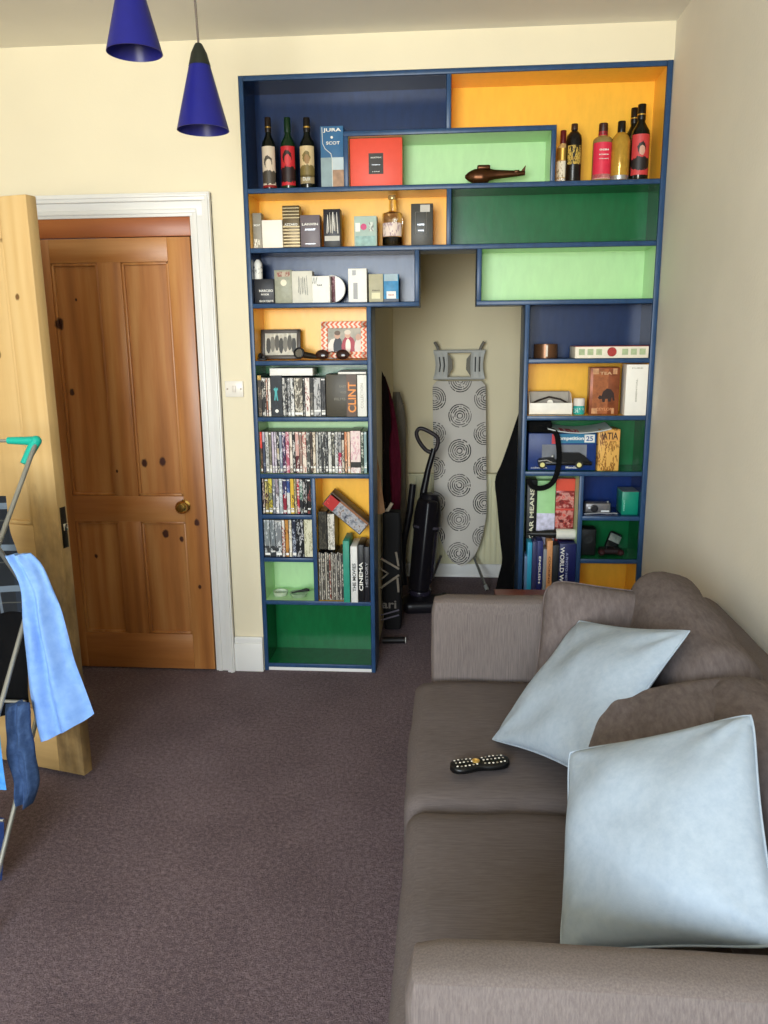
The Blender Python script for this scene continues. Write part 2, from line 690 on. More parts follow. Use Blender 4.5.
for xa, xb in ((.105, .33), (.42, DW - .1)):
    for za, zb in ((.24, .74), (.9, H2 - .12)):
        m = MB().box(xa, xb, -T + .014, -.013, za, zb)
        for q in ((xa, xa + .014, za, zb), (xb - .014, xb, za, zb), (xa, xb, za, za + .014), (xa, xb, zb - .014, zb)):
            m.box(q[0], q[1], -.02, -.003, q[2], q[3], .004)
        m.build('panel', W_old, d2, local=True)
m = MB().box(-.0015, .002, -T + .009, -.009, .83, .965, .0005)
lk = m.build('latch_plate', plain('#3a342c', .4, .8), d2, local=True)
MB().box(-.010, .001, -T + .014, -.014, .888, .912, .002).build('latch_bolt', plain('#d8d4c8', .2, 1.0), lk, local=True)

# ------------------------------------------------------------------ light switch
sw0, sw1 = at(224.5, 381, -.01), at(243.5, 397, -.01)
sw = thing('light_switch', 'white wall light switch between the door frame and the bookcase', 'light switch', ((sw0.x + sw1.x) / 2, 0, sw1.z))
M_pl = plain('#e6dfd4', .3, var=.01)
MB().box(sw0.x, sw1.x, -.009, 0, sw1.z, sw0.z, .003).build('plate', M_pl, sw)
cx, cz = (sw0.x + sw1.x) / 2, (sw0.z + sw1.z) / 2
MB().box(cx - .008, cx + .008, -.014, -.006, cz - .014, cz + .014, .002).build('rocker', plain('#d8cfc4', .3, var=.01), sw)
for sx in (-1, 1):
    Ms = Matrix.Translation((cx + sx * .029, -.0085, cz)) @ Matrix.Rotation(PI / 2, 4, 'X')
    MB().lathe([(.0045, 0), (.004, .0012), (0, .0014)], M=Ms, seg=12).build('screw', plain('#8d8478', .4, .6), sw)

# ------------------------------------------------------------------ radiator in the recess
rad = thing('radiator', 'cream panel radiator low on the recess wall behind the ironing board', 'radiator', (.11, YA, .09))
M_rad = plain('#dcd7b4', .4, var=.03, scale=5)
rx0, rx1 = -.24, .46
def rad_fn(u, v):
    x = lerp(rx0, rx1, u)
    y = 1.435 - .009 * (0.5 + 0.5 * math.cos(2 * PI * (x - rx0) / .035)) * (1 if .04 < v < .96 else .2)
    return Vector((x, y, lerp(.10, .655, v)))
m = MB(); m.grid(161, 12, rad_fn)
m.box(rx0, rx1, 1.434, 1.455, .10, .655, .003)
m.build('panel', M_rad, rad)
m = MB()
for x in (-.12, .34):
    MB().box(x, x + .04, 1.455, YA, .2, .6).build('bracket', M_rad, rad)
MB().box(rx0 - .004, rx1 + .004, 1.42, 1.46, .655, .668, .003).build('top_grille', M_rad, rad)

# ------------------------------------------------------------------ bookcase
bk = thing('bookcase', 'tall built-in bookcase with blue edges and orange, green and blue cells framing an archway', 'bookcase', (-.01, .1, 0))
def enamel(name, c, var=.12, rough=.25):
    s = Nodes(name)
    s.b.inputs['Specular IOR Level'].default_value = .32
    f = s.noise(s.coord((3, 3, 1)), 14, 4, .6)
    g = s.noise(s.coord((40, 40, 3)), 1, 3)
    c0 = lin(c)
    m = s.set(s.ramp(f, [(.3, tuple(x * (1 - var) for x in c0)), (.7, tuple(min(1, x * (1 + var)) for x in c0))]), rough)
    s.bump(s.math('ADD', s.math('MULTIPLY', g, .35), f), .12, .003)
    return m
E_edge = enamel('blue_edge_enamel', '#294569', .18, .35)
E_blue = enamel('dark_blue_enamel', '#152c54')
E_blue2 = enamel('deep_blue_enamel', '#112a62')
E_or = enamel('orange_enamel', '#f2bb40', .05, .3)
E_lg = enamel('pale_green_enamel', '#b4d8a4', .04, .3)
E_dg = enamel('dark_green_enamel', '#0f6034')
xa, xb, t, h = -.833, .824, .018, .009
D1 = .2
def brd(name, x0, x1, z0, z1, mat=None, y0=0, y1=D1):
    return MB().box(x0, x1, y0, y1, z0, z1, .0018).build(name, mat or E_edge, bk)
brd('side_panel', xa, -.815, 0, 2.487)
brd('side_panel', .804, xb, 0, 2.487, y0=-.004)
brd('shelf', -.815, .804, 2.469, 2.487)
brd('shelf', -.815, .804, 2.055, 2.073)
brd('shelf', -.815, .804, 1.827, 1.845)
brd('divider', -.021, -.003, 2.276, 2.469)
brd('shelf', -.424, .402, 2.258, 2.276)
brd('divider', -.424, -.406, 2.073, 2.258)
brd('divider', .384, .402, 2.073, 2.258)
brd('divider', -.017, .001, 1.845, 2.055)
brd('shelf', -.815, -.126, 1.608, 1.626)
brd('shelf', .106, .804, 1.608, 1.626)
brd('divider', -.144, -.126, 1.626, 1.827)
brd('divider', .106, .124, 1.626, 1.827)
brd('side_panel', -.342, -.324, 0, 1.608)
brd('side_panel', .303, .321, 0, 1.608)
for z in (1.384, 1.148, .903, .327):
    brd('shelf', -.815, -.342, z - h, z + h)
for z in (.722, .526):
    brd('shelf', -.815, -.594, z - h, z + h)
brd('divider', -.594, -.576, .336, .894)
brd('shelf', -.815, -.342, .017, .035)
brd('plinth', -.815, -.342, 0, .017, M_trim, .004)
for z in (1.384, 1.152, .918, .327):
    brd('shelf', .321, .804, z - h, z + h)
for z in (.727, .538):
    brd('shelf', .566, .804, z - h, z + h)
brd('divider', .548, .566, .336, .909)
brd('shelf', .321, .804, .017, .035)
brd('plinth', .321, .804, 0, .017, M_trim, .004)
for (x0, x1, z0, z1) in ((xa, xb, 1.84, 2.487), (xa, -.126, 1.608, 1.84), (.106, xb, 1.608, 1.84), (xa, -.324, 0, 1.608), (.303, xb, 0, 1.608)):
    brd('back_panel', x0, x1, z0, z1, M_wallA, .19, .203)
CELLS = []
def lining(name, poly, mat, e=.0012):
    CELLS.append((min(p[0] for p in poly), max(p[0] for p in poly), min(p[1] for p in poly), max(p[1] for p in poly)))
    """the painted inside of one cell: back and all side faces"""
    m = MB()
    n = len(poly)
    cxm = sum(p[0] for p in poly) / n; czm = sum(p[1] for p in poly) / n
    # inset by e along the two neighbouring edges' inward normals (outline runs counter-clockwise)
    ins = []
    for i in range(n):
        p0, p1, p2 = [Vector(poly[(i + k) % n]) for k in (-1, 0, 1)]
        a, b = (p1 - p0).normalized(), (p2 - p1).normalized()
        ins.append(p1 + Vector((-a.y, a.x)) * e + Vector((-b.y, b.x)) * e)
    m.bm.faces.new([m.bm.verts.new((p.x, .187, p.y)) for p in ins])
    for i in range(n):
        p, q = ins[i], ins[(i + 1) % n]
        m.quad([(p.x, .004, p.y), (q.x, .004, q.y), (q.x, .187, q.y), (p.x, .187, p.y)])
    o = m.build(name, mat, bk, smooth=0)
    return o
def rect(x0, x1, z0, z1):
    return [(x0, z0), (x1, z0), (x1, z1), (x0, z1)]
lining('cell_lining', [(-.815, 2.073), (-.424, 2.073), (-.424, 2.276), (-.021, 2.276), (-.021, 2.469), (-.815, 2.469)], E_blue)['label'] = 'dark blue cell lining'
lining('cell_lining', rect(-.406, .384, 2.073, 2.258), E_lg)['label'] = 'pale green cell lining'
lining('cell_lining', [(-.003, 2.276), (.402, 2.276), (.402, 2.073), (.804, 2.073), (.804, 2.469), (-.003, 2.469)], E_or)['label'] = 'orange cell lining'
for (x0, x1, z0, z1, mm, nm) in (
        (-.815, -.017, 1.845, 2.055, E_or, 'orange'), (.001, .804, 1.845, 2.055, E_dg, 'dark green'),
        (-.815, -.144, 1.626, 1.827, E_blue, 'dark blue'), (.124, .804, 1.626, 1.827, E_lg, 'pale green'),
        (-.815, -.342, 1.393, 1.608, E_or, 'orange'), (-.815, -.342, 1.157, 1.375, E_dg, 'dark green'), (-.815, -.342, .912, 1.139, E_lg, 'pale green'),
        (-.815, -.594, .731, .894, E_blue, 'dark blue'), (-.815, -.594, .535, .713, E_blue2, 'deep blue'), (-.815, -.594, .336, .517, E_lg, 'pale green'),
        (-.576, -.342, .336, .894, E_or, 'orange'), (-.815, -.342, .035, .318, E_dg, 'dark green'),
        (.321, .804, 1.393, 1.608, E_blue, 'dark blue'), (.321, .804, 1.161, 1.375, E_or, 'orange'), (.321, .804, .927, 1.143, E_dg, 'dark green'),
        (.321, .548, .336, .909, E_lg, 'pale green'), (.566, .804, .736, .909, E_blue2, 'deep blue'), (.566, .804, .547, .718, E_dg, 'dark green'),
        (.566, .804, .336, .529, E_or, 'orange'), (.321, .804, .035, .318, E_dg, 'dark green')):
    lining('cell_lining', rect(x0, x1, z0, z1), mm)['label'] = nm + ' cell lining'

# ------------------------------------------------------------------ things on the shelves
Z1, Z2, Z3 = 2.0747, 1.8467, 1.6277            # shelf tops
LA, LB, LC, LD, LE, LF = 1.3947, 1.1587, .9137, .7327, .5367, .3377
RA, RB, RC, RD, RE, RF = 1.3947, 1.1627, .9287, .7377, .5487, .3377
INK = plain('#17171a', .5, var=.02)
WHT = plain('#f0ede4', .5, var=.02)
GOLD = plain('#c9a24e', .3, .8, .08)
SILV = plain('#b9bcc0', .3, .9, .05)


def span(p0, p1, pt, zb, Y):
    a, b = at(p0, pt, Y), at(p1, pt, Y)
    pm = at((p0 + p1) / 2, pt, Y)
    return a.x, b.x, pm.z


def in_cell(x0, x1, zb, Y):
    """keep a thing's sides clear of the cell it stands in"""
    for c0, c1, z0, z1 in sorted(CELLS, key=lambda c: (c[1] - c[0]) * (c[3] - c[2])):
        if c0 < (x0 + x1) / 2 < c1 and z0 < zb + .01 < z1:
            return max(x0, c0 + .0022), min(x1, c1 - .0022)
    return x0, x1


def cell_top(x, zb, zt):
    for c0, c1, z0, z1 in sorted(CELLS, key=lambda c: (c[1] - c[0]) * (c[3] - c[2])):
        if c0 < x < c1 and z0 < zb + .01 < z1:
            return min(zt, z1 - .003)
    return zt


def carton(name, label, cat, p0, p1, pt, zb, mat, Y=.04, depth=.08, group=None, bevel=.0015, z1=None, rz=0):
    x0, x1, zt = span(p0, p1, pt, zb, Y)
    x0, x1 = in_cell(x0, x1, zb, Y)
    if z1:
        zt = z1
    cx = (x0 + x1) / 2
    zt = cell_top(cx, zb, zt)
    o = MB().box(x0, x1, Y, Y + depth, zb, zt, bevel).build(name, mat, loc=(cx, Y + depth / 2, zb))
    tag(o, label, cat, group)
    BOX[o.name] = [x0, x1, zb, zt, Y]
    if rz:
        o.rotation_euler.z = rz
    return o


BOX = {}                                    # front rectangle of each carton: x0, x1, z0, z1, y


def ext(o):
    return list(BOX[o.name])


def words_on(o, text, u, v, w, h, mat, rot90=False, name='lettering'):
    """line of type on the front of a carton; u, v, w, h as fractions of the front"""
    x0, x1, z0, z1, Y = BOX[o.name]
    W, H = x1 - x0, z1 - z0
    r = (PI / 2, 0, 0)
    if rot90:
        r = Euler((0, PI / 2 if rot90 == 'down' else -PI / 2, 0)).to_matrix() @ Euler((PI / 2, 0, 0)).to_matrix()
        r = r.to_euler()
        return lettering(o, text, x0 + u * W, Y - .0006, z0 + v * H, h * H, w * W, mat, name, tuple(r))
    return lettering(o, text, x0 + u * W, Y - .0006, z0 + v * H, w * W, h * H, mat, name)


def patch(o, u0, u1, v0, v1, mat, name='label_panel', d=.0008):
    x0, x1, z0, z1, Y = BOX[o.name]
    W, H = x1 - x0, z1 - z0
    BOX[o.name][4] -= .00035                 # later layers lie on top
    return MB().box(x0 + u0 * W, x0 + u1 * W, Y - d, Y + .0004, z0 + v0 * H, z0 + v1 * H).build(name, mat, o, smooth=0)


def disc(o, u, v, r, mat, name='round_badge', sq=1):
    x0, x1, z0, z1, Y = BOX[o.name]
    M = Matrix.Translation((lerp(x0, x1, u), Y - .0009, lerp(z0, z1, v))) @ Matrix.Rotation(PI / 2, 4, 'X') @ Matrix.Scale(sq, 4, (0, 1, 0))
    return MB().lathe([(0, -.0012), (r, -.0012), (r, 0), (0, 0)], M=M, seg=24, cap=False).build(name, mat, o)


def scribble(o, u0, u1, v0, v1, mat, n=9, r=.0012, seed=1, name='scribbled_lettering'):
    x0, x1, z0, z1, Y = BOX[o.name]
    rnd = random.Random(seed)
    pts = []
    for k in range(n):
        u = lerp(u0, u1, (k + rnd.random() * .5) / n)
        v = (v1 if k % 2 else v0) + (rnd.random() - .5) * .18 * (v1 - v0)
        pts.append((lerp(x0, x1, u), Y - .0008, lerp(z0, z1, v)))
    return MB().tube(pts, r, 6).build(name, mat, o)


PROF = {
    'wine': [(0, .02), (.6, .02), (.94, 0), (1, .02), (1, .60), (.92, .66), (.62, .72), (.42, .77), (.37, .81), (.36, .96), (.42, .965), (.42, .985), (.36, 1), (0, 1)],
    'squat': [(0, .01), (.9, 0), (1, .03), (1, .60), (.93, .68), (.6, .73), (.44, .76), (.42, .96), (0, .96)],
    'stone': [(0, .01), (.92, 0), (1, .03), (1, .72), (.9, .80), (.55, .86), (.38, .88), (.38, 1), (0, 1)],
    'gin': [(0, .01), (.92, 0), (1, .03), (1, .68), (.96, .73), (.75, .765), (.45, .78), (.42, .97), (0, .97)],
    'slim': [(0, .01), (.9, 0), (1, .04), (1, .66), (.9, .73), (.55, .80), (.36, .82), (.34, .98), (0, .98)],
    'tall': [(0, .01), (.92, 0), (1, .02), (1, .60), (.94, .655), (.6, .68), (.36, .70), (.34, .97), (0, .97)],
}


def bottle(label, pc, pw, pt, zb, Y, kind, gmat, cap=None, capmat=None, lab=None, group=None, name='wine_bottle', cat='bottle', zt=None):
    c = at(pc, pt, Y)
    r = at(pc + pw / 2, pt, Y).x - c.x
    H = (zt or c.z) - zb
    base = (c.x, Y + r, zb)
    o = MB().lathe([(a * r, b * H) for a, b in PROF[kind]], c=base, seg=28, cap=False).build('%s' % name, gmat, loc=base)
    tag(o, label, cat, group)
    if cap:
        (cr, c0, c1) = cap
        MB().lathe([(cr * r, c0 * H), (cr * r * 1.02, c0 * H + .001), (cr * r, c1 * H - .002), (cr * r * .9, c1 * H), (0, c1 * H)], c=base, seg=20).build('cap', capmat, o)
    for (v0, v1, a, mt, nm) in (lab or []):
        rr = r * (1.012 if v1 < .7 else .47)
        m = MB()
        m.grid(17, 2, lambda u, v: Vector((base[0] + rr * math.sin(R_(lerp(-a, a, u))), base[1] - rr * math.cos(R_(lerp(-a, a, u))), zb + H * lerp(v0, v1, v))))
        m.build(nm, mt, o)
    return o, base, r, H


def portrait(name, bg, ink, zc, hd, r=.037, ink2=None):
    """generic head-and-shoulders silhouette on a bottle label, in the bottle's own coordinates"""
    s = Nodes(name)
    tc = s.n('ShaderNodeTexCoord')
    sp = s.n('ShaderNodeSeparateXYZ')
    s.l(tc.outputs['Object'], sp.inputs[0])
    wob = s.math('MULTIPLY', s.math('SUBTRACT', s.noise(s.coord(), 130, 3), .5), 1.5)
    def blob(cx, cz, rx, rz):
        dx = s.math('DIVIDE', s.math('SUBTRACT', sp.outputs[0], cx), rx)
        dz = s.math('DIVIDE', s.math('SUBTRACT', sp.outputs[2], cz), rz)
        d = s.math('ADD', s.math('MULTIPLY', dx, dx), s.math('MULTIPLY', dz, dz))
        return s.math('LESS_THAN', s.math('ADD', d, wob), 1.0)
    hair = blob(0, zc + .16 * hd, .38 * hd, .52 * hd)
    face = blob(.05 * hd, zc - .04 * hd, .27 * hd, .42 * hd)
    sh = blob(0, zc - 1.15 * hd, .95 * hd, .6 * hd)
    col = s.mix(s.math('MAXIMUM', hair, sh), bg, ink)
    col = s.mix(face, col, ink2 or bg)
    return s.set(col, .5)


G_dark = plain('#0e120c', .06, var=.02)
G_green = plain('#15301a', .06, var=.02)
G_clear = glass('#f4f6ee')
wb = 'wine bottles with portrait labels'
cap_n = (.44, .80, 1.003)
bottle('dark wine bottle with a sepia portrait label, leftmost on the top shelf', 266, 14, 116, Z1, .045, 'wine', G_dark, cap_n, plain('#241a12', .35),
       [(.07, .60, 68, portrait('sepia_portrait_label', '#d9c9b4', '#4a4238', .10, .045), 'paper_label'), (.035, .07, 75, plain('#8b1c1c', .5), 'label_foot'), (.86, .875, 180, GOLD, 'gold_band')], name='wine_bottle')
bottle('green wine bottle with a bright red portrait label, second on the top shelf', 285.5, 15, 116, Z1, .045, 'wine', G_green, cap_n, plain('#123018', .35),
       [(.06, .60, 68, portrait('red_portrait_label', '#c3202c', '#23090c', .115, .05, ink2='#d23a3f'), 'paper_label')])
o, b, r, H = bottle('dark wine bottle with a beige label showing a standing figure, beside the whisky carton', 305, 15.5, 116, Z1, .045, 'wine', G_dark, cap_n, plain('#1a1510', .35),
       [(.08, .60, 66, portrait('beige_figure_label', '#d8c193', '#7b6a3a', .115, .042, ink2='#a07b4c'), 'paper_label'), (.07, .20, 66, INK, 'label_foot'), (.86, .88, 180, GOLD, 'gold_band')])
lettering(o, 'DUX', b[0], b[1] - r * 1.02 - .0015, b[2] + H * .14, .03, .014, WHT)

o = carton('whisky_carton', 'tall pale blue whisky carton with a landscape picture beside the wine bottles', 'box', 320, 343, 126, Z1,
           None or plain('#3f6f9a', .35, var=.1, scale=12), .05, .085)
patch(o, 0, .5, 0, .5, plain('#8da1a6', .4, var=.1, scale=25), 'grey_picture_panel')
patch(o, .5, 1, 0, .3, plain('#a98467', .4, var=.25, scale=40), 'brown_heather_panel')
patch(o, .5, 1, .3, .5, plain('#c3d0d4', .4, var=.1, scale=20), 'misty_panel')
words_on(o, 'JURA', .52, .93, .78, .07, WHT)
words_on(o, 'SCOT', .55, .73, .6, .05, WHT)
disc(o, .5, .82, .005, WHT, 'stag_emblem')
x0, x1, z0, z1, Y = ext(o)
m = MB().tube([(lerp(x0, x1, u), Y - .001, lerp(z0, z1, v)) for u, v in ((.08, .98), (.1, .72), (.2, .64), (.45, .56), (.5, .48), (.5, 0.02))], .0014, 6)
m.build('white_outline', WHT, o)

o = carton('gift_box', 'square coral red box with a small black label, inside the pale green upper cell', 'box', 349.5, 402, 136.5, Z1, plain('#e0523f', .45, var=.03), .03, .06)
patch(o, .36, .64, .26, .69, plain('#2f2b26', .4), 'black_label')
words_on(o, 'SELECTION', .5, .60, .2, .025, WHT); words_on(o, 'RESERVE', .5, .45, .16, .018, SILV); words_on(o, '1999', .5, .31, .14, .016, WHT)

# model helicopter
hx0, hx1 = at(465, 175, .07).x, at(525, 175, .07).x
hel = thing('model_helicopter', 'small brown metal model helicopter standing in the pale green upper cell', 'model helicopter', ((hx0 + hx1) / 2, .07, Z1))
M_bronze = plain('#4a2c18', .3, .7, .15)
L = hx1 - hx0
zc = Z1 + .041
def fus(u, v):
    prof = [(0, .004), (.06, .014), (.16, .022), (.3, .024), (.38, .019), (.5, .014), (.85, .009), (1, .006)]
    for (a, ra), (b, rb) in zip(prof, prof[1:]):
        if a <= v <= b:
            rr = lerp(ra, rb, (v - a) / (b - a)); break
    dz = .004 * max(0, v - .3) 
    return Vector((hx0 + L * v, .07 + rr * .9 * math.cos(2 * PI * u), zc + dz + rr * 1.3 * math.sin(2 * PI * u) - (.006 if v < .4 else .001)))
m = MB(); m.grid(16, 40, fus, closed_u=True); m.build('fuselage', M_bronze, hel)
M_can = plain('#2a1a12', .1)
MB().ball((hx0 + .18 * L, .07, zc + .008), .017, (1.5, .8, .75)).build('canopy', M_can, hel)
MB().prism([(hx0 + .9 * L, zc), (hx0 + L, zc + .03), (hx0 + 1.01 * L, zc + .03), (hx0 + .99 * L, zc - .004)], .068, .072).build('tail_fin', M_bronze, hel)
m = MB().tube([(hx0 + .25 * L, .07, zc + .01), (hx0 + .25 * L, .07, zc + .026)], .003, 8)
m.build('rotor_mast', M_bronze, hel)
MB().box(hx0 + .2 * L, hx0 + .42 * L, .058, .082, zc + .018, zc + .036, .006, seg=3).build('engine_cowling', M_bronze, hel)
MB().box(hx0 + .82 * L, hx0 + .9 * L, .052, .088, zc + .002, zc + .012, .002).build('tail_plane', M_bronze, hel)
for sy in (-.015, .015):
    m = MB().tube([(hx0 + .05 * L, .07 + sy, Z1 + .008), (hx0 + .08 * L, .07 + sy, Z1 + .003), (hx0 + .38 * L, .07 + sy, Z1 + .003)], .0022, 8)
    for q in (.14, .32):
        m.tube([(hx0 + q * L, .07 + sy, Z1 + .003), (hx0 + q * L, .07 + sy * .5, zc - .014)], .0018, 6)
    m.build('skid', M_bronze, hel)

# spirits on the top right
G_gold = plain('#b28a34', .1, .2, .15, 40)
bottle('clear bottle with a maroon cap and a cream label, behind the black gold-lettered bottle', 564.5, 13, 129, Z1, .07, 'squat', plain('#c9a46a', .08, var=.2), (.46, .74, 1.0), plain('#5a1418', .4),
       [(.12, .42, 80, printed('#e6dcc4', '#8d7a58'), 'paper_label'), (.44, .66, 70, GOLD, 'gold_label'), (.02, .1, 80, printed('#efe7d6', '#3a3630', 1.4), 'label_foot')], name='spirit_bottle')
o, b, r, H = bottle('black stoneware-style bottle with gold lettering on the top shelf', 576, 16, 122, Z1, .03, 'stone', plain('#15110f', .25), (.42, .9, 1.0), plain('#3b2417', .4),
       [(.30, .62, 55, printed('#2b2416', '#c4a44e', 1.2, .45), 'gold_label')], name='spirit_bottle')
lettering(o, 'BLACK', b[0], b[1] - r - .001, b[2] + H * .40, .026, .012, GOLD)
o, b, r, H = bottle('clear spirit bottle with a tall pink-red label, left of the golden bottle', 605.5, 20, 121, Z1, .04, 'gin', plain('#8f7a4a', .08, .1, .2), (.46, .8, 1.0), plain('#3a1d16', .35),
       [(.06, .66, 72, plain('#d4304a', .45, var=.06), 'red_label'), (.05, .13, 72, plain('#e6b9b4', .5), 'label_foot'), (.79, .86, 180, plain('#b5283a', .4), 'red_collar')], name='spirit_bottle')
for i, (tx, v, hh) in enumerate((('GINEBRA', .53, .03), ('ROSADA', .45, .022), ('PREMIUM', .38, .014))):
    lettering(o, tx, b[0], b[1] - r * 1.03 - .001, b[2] + H * v, .036, H * hh, WHT)
bottle('golden bottle with a black cap, between the red-labelled gin and the wine', 624, 19, 119, Z1, .025, 'slim', G_gold, (.42, .80, 1.0), plain('#15130f', .3),
       [(.02, .09, 80, SILV, 'foil_foot')], name='spirit_bottle')
bottle('dark wine bottle standing half hidden at the back of the top right corner', 637, 17, 106, Z1, .115, 'wine', G_dark, cap_n, plain('#171210', .35), [(.08, .58, 70, plain('#b2312f', .5), 'paper_label'), (.86, .875, 180, GOLD, 'gold_band')])
bottle('dark wine bottle with a red figure label, rightmost on the top shelf', 644.5, 19, 102, Z1, .03, 'wine', G_dark, cap_n, plain('#0f0d0c', .35),
       [(.07, .60, 68, portrait('red_officer_label', '#c23a3c', '#1c1416', .11, .042, ink2='#c99a86'), 'paper_label'), (.86, .875, 180, GOLD, 'gold_band')])

# second row, left: scent boxes
o = carton('perfume_box', 'slim grey carton, leftmost in the orange cell under the wine bottles', 'box', 247.5, 261, 213, Z2, plain('#8a8578', .4, var=.08), .05, .05)
words_on(o, 'MONT', .5, .66, .7, .06, WHT); patch(o, .05, .95, .02, .28, printed('#9a9486', '#eceade', 1.3, .5), 'printed_band')
carton('perfume_box', 'low blank white box between the grey carton and the striped bronze carton', 'box', 261.5, 282, 220, Z2, plain('#efeadf', .5, var=.02), .035, .06)
o = carton('perfume_box', 'tall bronze-striped carton with white lettering in the left orange cell', 'box', 282, 299, 205.5, Z2, plain('#5d4f38', .35, .3, .1), .04, .055)
for k in range(7):
    patch(o, 0, 1, .04 + k * .075, .07 + k * .075, plain('#8d7c5c', .3, .5), 'bronze_stripe')
for k in range(4):
    patch(o, 0, 1, .7 + k * .075, .725 + k * .075, plain('#857657', .3, .5), 'bronze_stripe')
words_on(o, 'AZZARO', .5, .555, .78, .055, WHT)
o = carton('perfume_box', 'mauve-grey carton lettered in silver beside the bronze-striped carton', 'box', 300, 319.5, 215, Z2, plain('#6a6066', .4, var=.05), .035, .06)
words_on(o, 'LANVIN', .5, .72, .82, .075, WHT); words_on(o, 'AVANT', .5, .56, .55, .055, SILV); words_on(o, 'PARFUM', .5, .12, .5, .03, SILV)
o = carton('perfume_box', 'black carton with a white scrawl in the left orange cell', 'box', 323, 340, 209, Z2, plain('#24242a', .4, var=.06), .035, .055)
scribble(o, .2, .88, .40, .88, WHT, 13, .0021, 4)
patch(o, .06, .94, .17, .30, plain('#b9b6ac', .4), 'grey_label')
o = carton('tea_box', 'pale aqua box with a pink badge left of the clear bottle', 'box', 354, 376.5, 216, Z2, plain('#a9bdb4', .5, var=.12, scale=20), .035, .06)
disc(o, .42, .65, .0125, plain('#c2346c', .4), 'pink_badge'); patch(o, .66, .86, .5, .8, printed('#cfd5cb', '#3a3f42', 2, .48), 'printed_panel'); patch(o, .05, .95, .02, .35, plain('#8fb0ad', .5, var=.2, scale=60), 'sea_picture')
patch(o, .06, .26, .5, .78, WHT, 'white_panel')
# clear bottle: glass with a dark foot and a pale label
o, b, r, H = bottle('clear glass bottle with a pale label and a dark base in the left orange cell', 391.5, 21, 192, Z2, .04, 'tall', glass('#fbf6e6'), (.38, .93, 1.005), plain('#c0a878', .3, .6),
       [(.20, .46, 62, printed('#e6d4c8', '#a88f96', 1, .5), 'paper_label')], name='spirit_bottle', zt=2.047)
MB().lathe([(0, .006), (.9 * r, .006), (.93 * r, .19 * H), (0, .19 * H)], c=b, seg=24).build('dark_liquid', plain('#2b211c', .2), o)
o = carton('perfume_box', 'dark grey carton with a white outlined frame, rightmost in the left orange cell', 'box', 411, 433, 203.5, Z2, plain('#403f3b', .4, var=.05), .03, .06)
x0, x1, z0, z1, Y = ext(o)
q = [(lerp(x0, x1, u), Y - .0006, lerp(z0, z1, v)) for u, v in ((.2, .28), (.7, .28), (.7, .8), (.2, .8))]
MB().tube(q, .0008, 6, closed=True).build('outline_frame', SILV, o)
patch(o, .42, .86, .80, .97, plain('#b9b4aa', .4), 'price_sticker'); words_on(o, 'HOMME', .45, .50, .3, .04, SILV); words_on(o, 'PARIS', .45, .36, .26, .03, SILV)

# third row, left
o = carton('perfume_box', 'black carton with white lettering under a white spray bottle, far left of the third row', 'box', 250.5, 273.5, 279, Z3, plain('#25252a', .4), .03, .06)
words_on(o, 'NARCISO', .6, .52, .7, .10, WHT); words_on(o, 'RODR', .55, .37, .4, .07, WHT); words_on(o, 'EAU DE TOILETTE', .6, .1, .7, .08, WHT)
zb = BOX[o.name][3]
c = at(257.5, 260, .055)
o = MB().lathe([(.0, 0), (.016, 0), (.0175, .004), (.0175, .062), (.013, .072), (.006, .079), (0, .079)], c=(c.x, .06, zb), seg=20).build('spray_bottle', plain('#e9e6df', .4), loc=(c.x, .06, zb))
tag(o, 'white spray bottle standing on top of the black carton', 'bottle')
MB().lathe([(.0178, .022), (.0178, .052)], c=(c.x, .06, zb), seg=20, cap=False).build('paper_label', printed('#e9e6df', '#6d6a66'), o)
o = carton('perfume_box', 'grey-green carton with a round cream seal in the third row', 'box', 274, 291.5, 270, Z3, plain('#9c9c88', .4, var=.12, scale=60), .04, .05)
disc(o, .52, .62, .013, plain('#e6dcc2', .4), 'round_seal'); patch(o, .15, .9, .80, .95, printed('#b8a892', '#8a4a3a', 1.2, .48), 'printed_band')
o = carton('perfume_box', 'cream carton with black scribbled lettering beside the round seal carton', 'box', 291.5, 312, 271, Z3, plain('#d8d4c6', .5), .036, .055)
scribble(o, .3, .8, .28, .82, INK, 11, .0008, 8)
o = carton('perfume_box', 'white carton with a leaf drawing beside the round white tin', 'box', 312, 329.5, 276, Z3, plain('#f0ede6', .5), .034, .05)
scribble(o, .02, .3, .72, .95, plain('#50604a', .5), 6, .0014, 3, 'leaf_drawing'); words_on(o, 'FLEUR', .42, .66, .3, .06, INK)
# round tin with a maroon stripe, standing on edge
c = at(331, 291, .06)
rt = at(344.5, 291, .06).x - c.x
Mt = Matrix.Translation((c.x, .0, Z3 + rt * 1.015)) @ Matrix.Rotation(PI / 2, 4, 'X')
tin = MB().lathe([(0, -.115), (rt * .98, -.115), (rt, -.11), (rt, -.093), (rt * .97, -.09), (0, -.09)], M=Mt, seg=40, cap=False).build('round_tin', plain('#efece6', .4), loc=(c.x, .1, Z3))
tag(tin, 'round white tin standing on edge with a maroon stripe, third row', 'tin')
MB().box(c.x - .004 - .000, c.x + .014, .0885, .091, Z3 + .004, Z3 + 2 * rt - .004).build('maroon_stripe', printed('#5a1c2a', '#b98a92', 1.2, .55), tin)
MB().lathe([(rt * 1.002, -.112), (rt * 1.012, -.108), (rt * 1.002, -.1)], M=Mt, seg=40, cap=False).build('rim', plain('#6d6660', .4), tin)
o = carton('perfume_box', 'tall narrow white carton with grey windows in the third row', 'box', 348, 366.5, 268.5, Z3, plain('#f1eee8', .5), .035, .05)
patch(o, .27, .5, .1, .58, plain('#9d9c9c', .4), 'grey_window'); patch(o, .22, .42, .80, .95, plain('#a3a3a4', .4), 'grey_window')
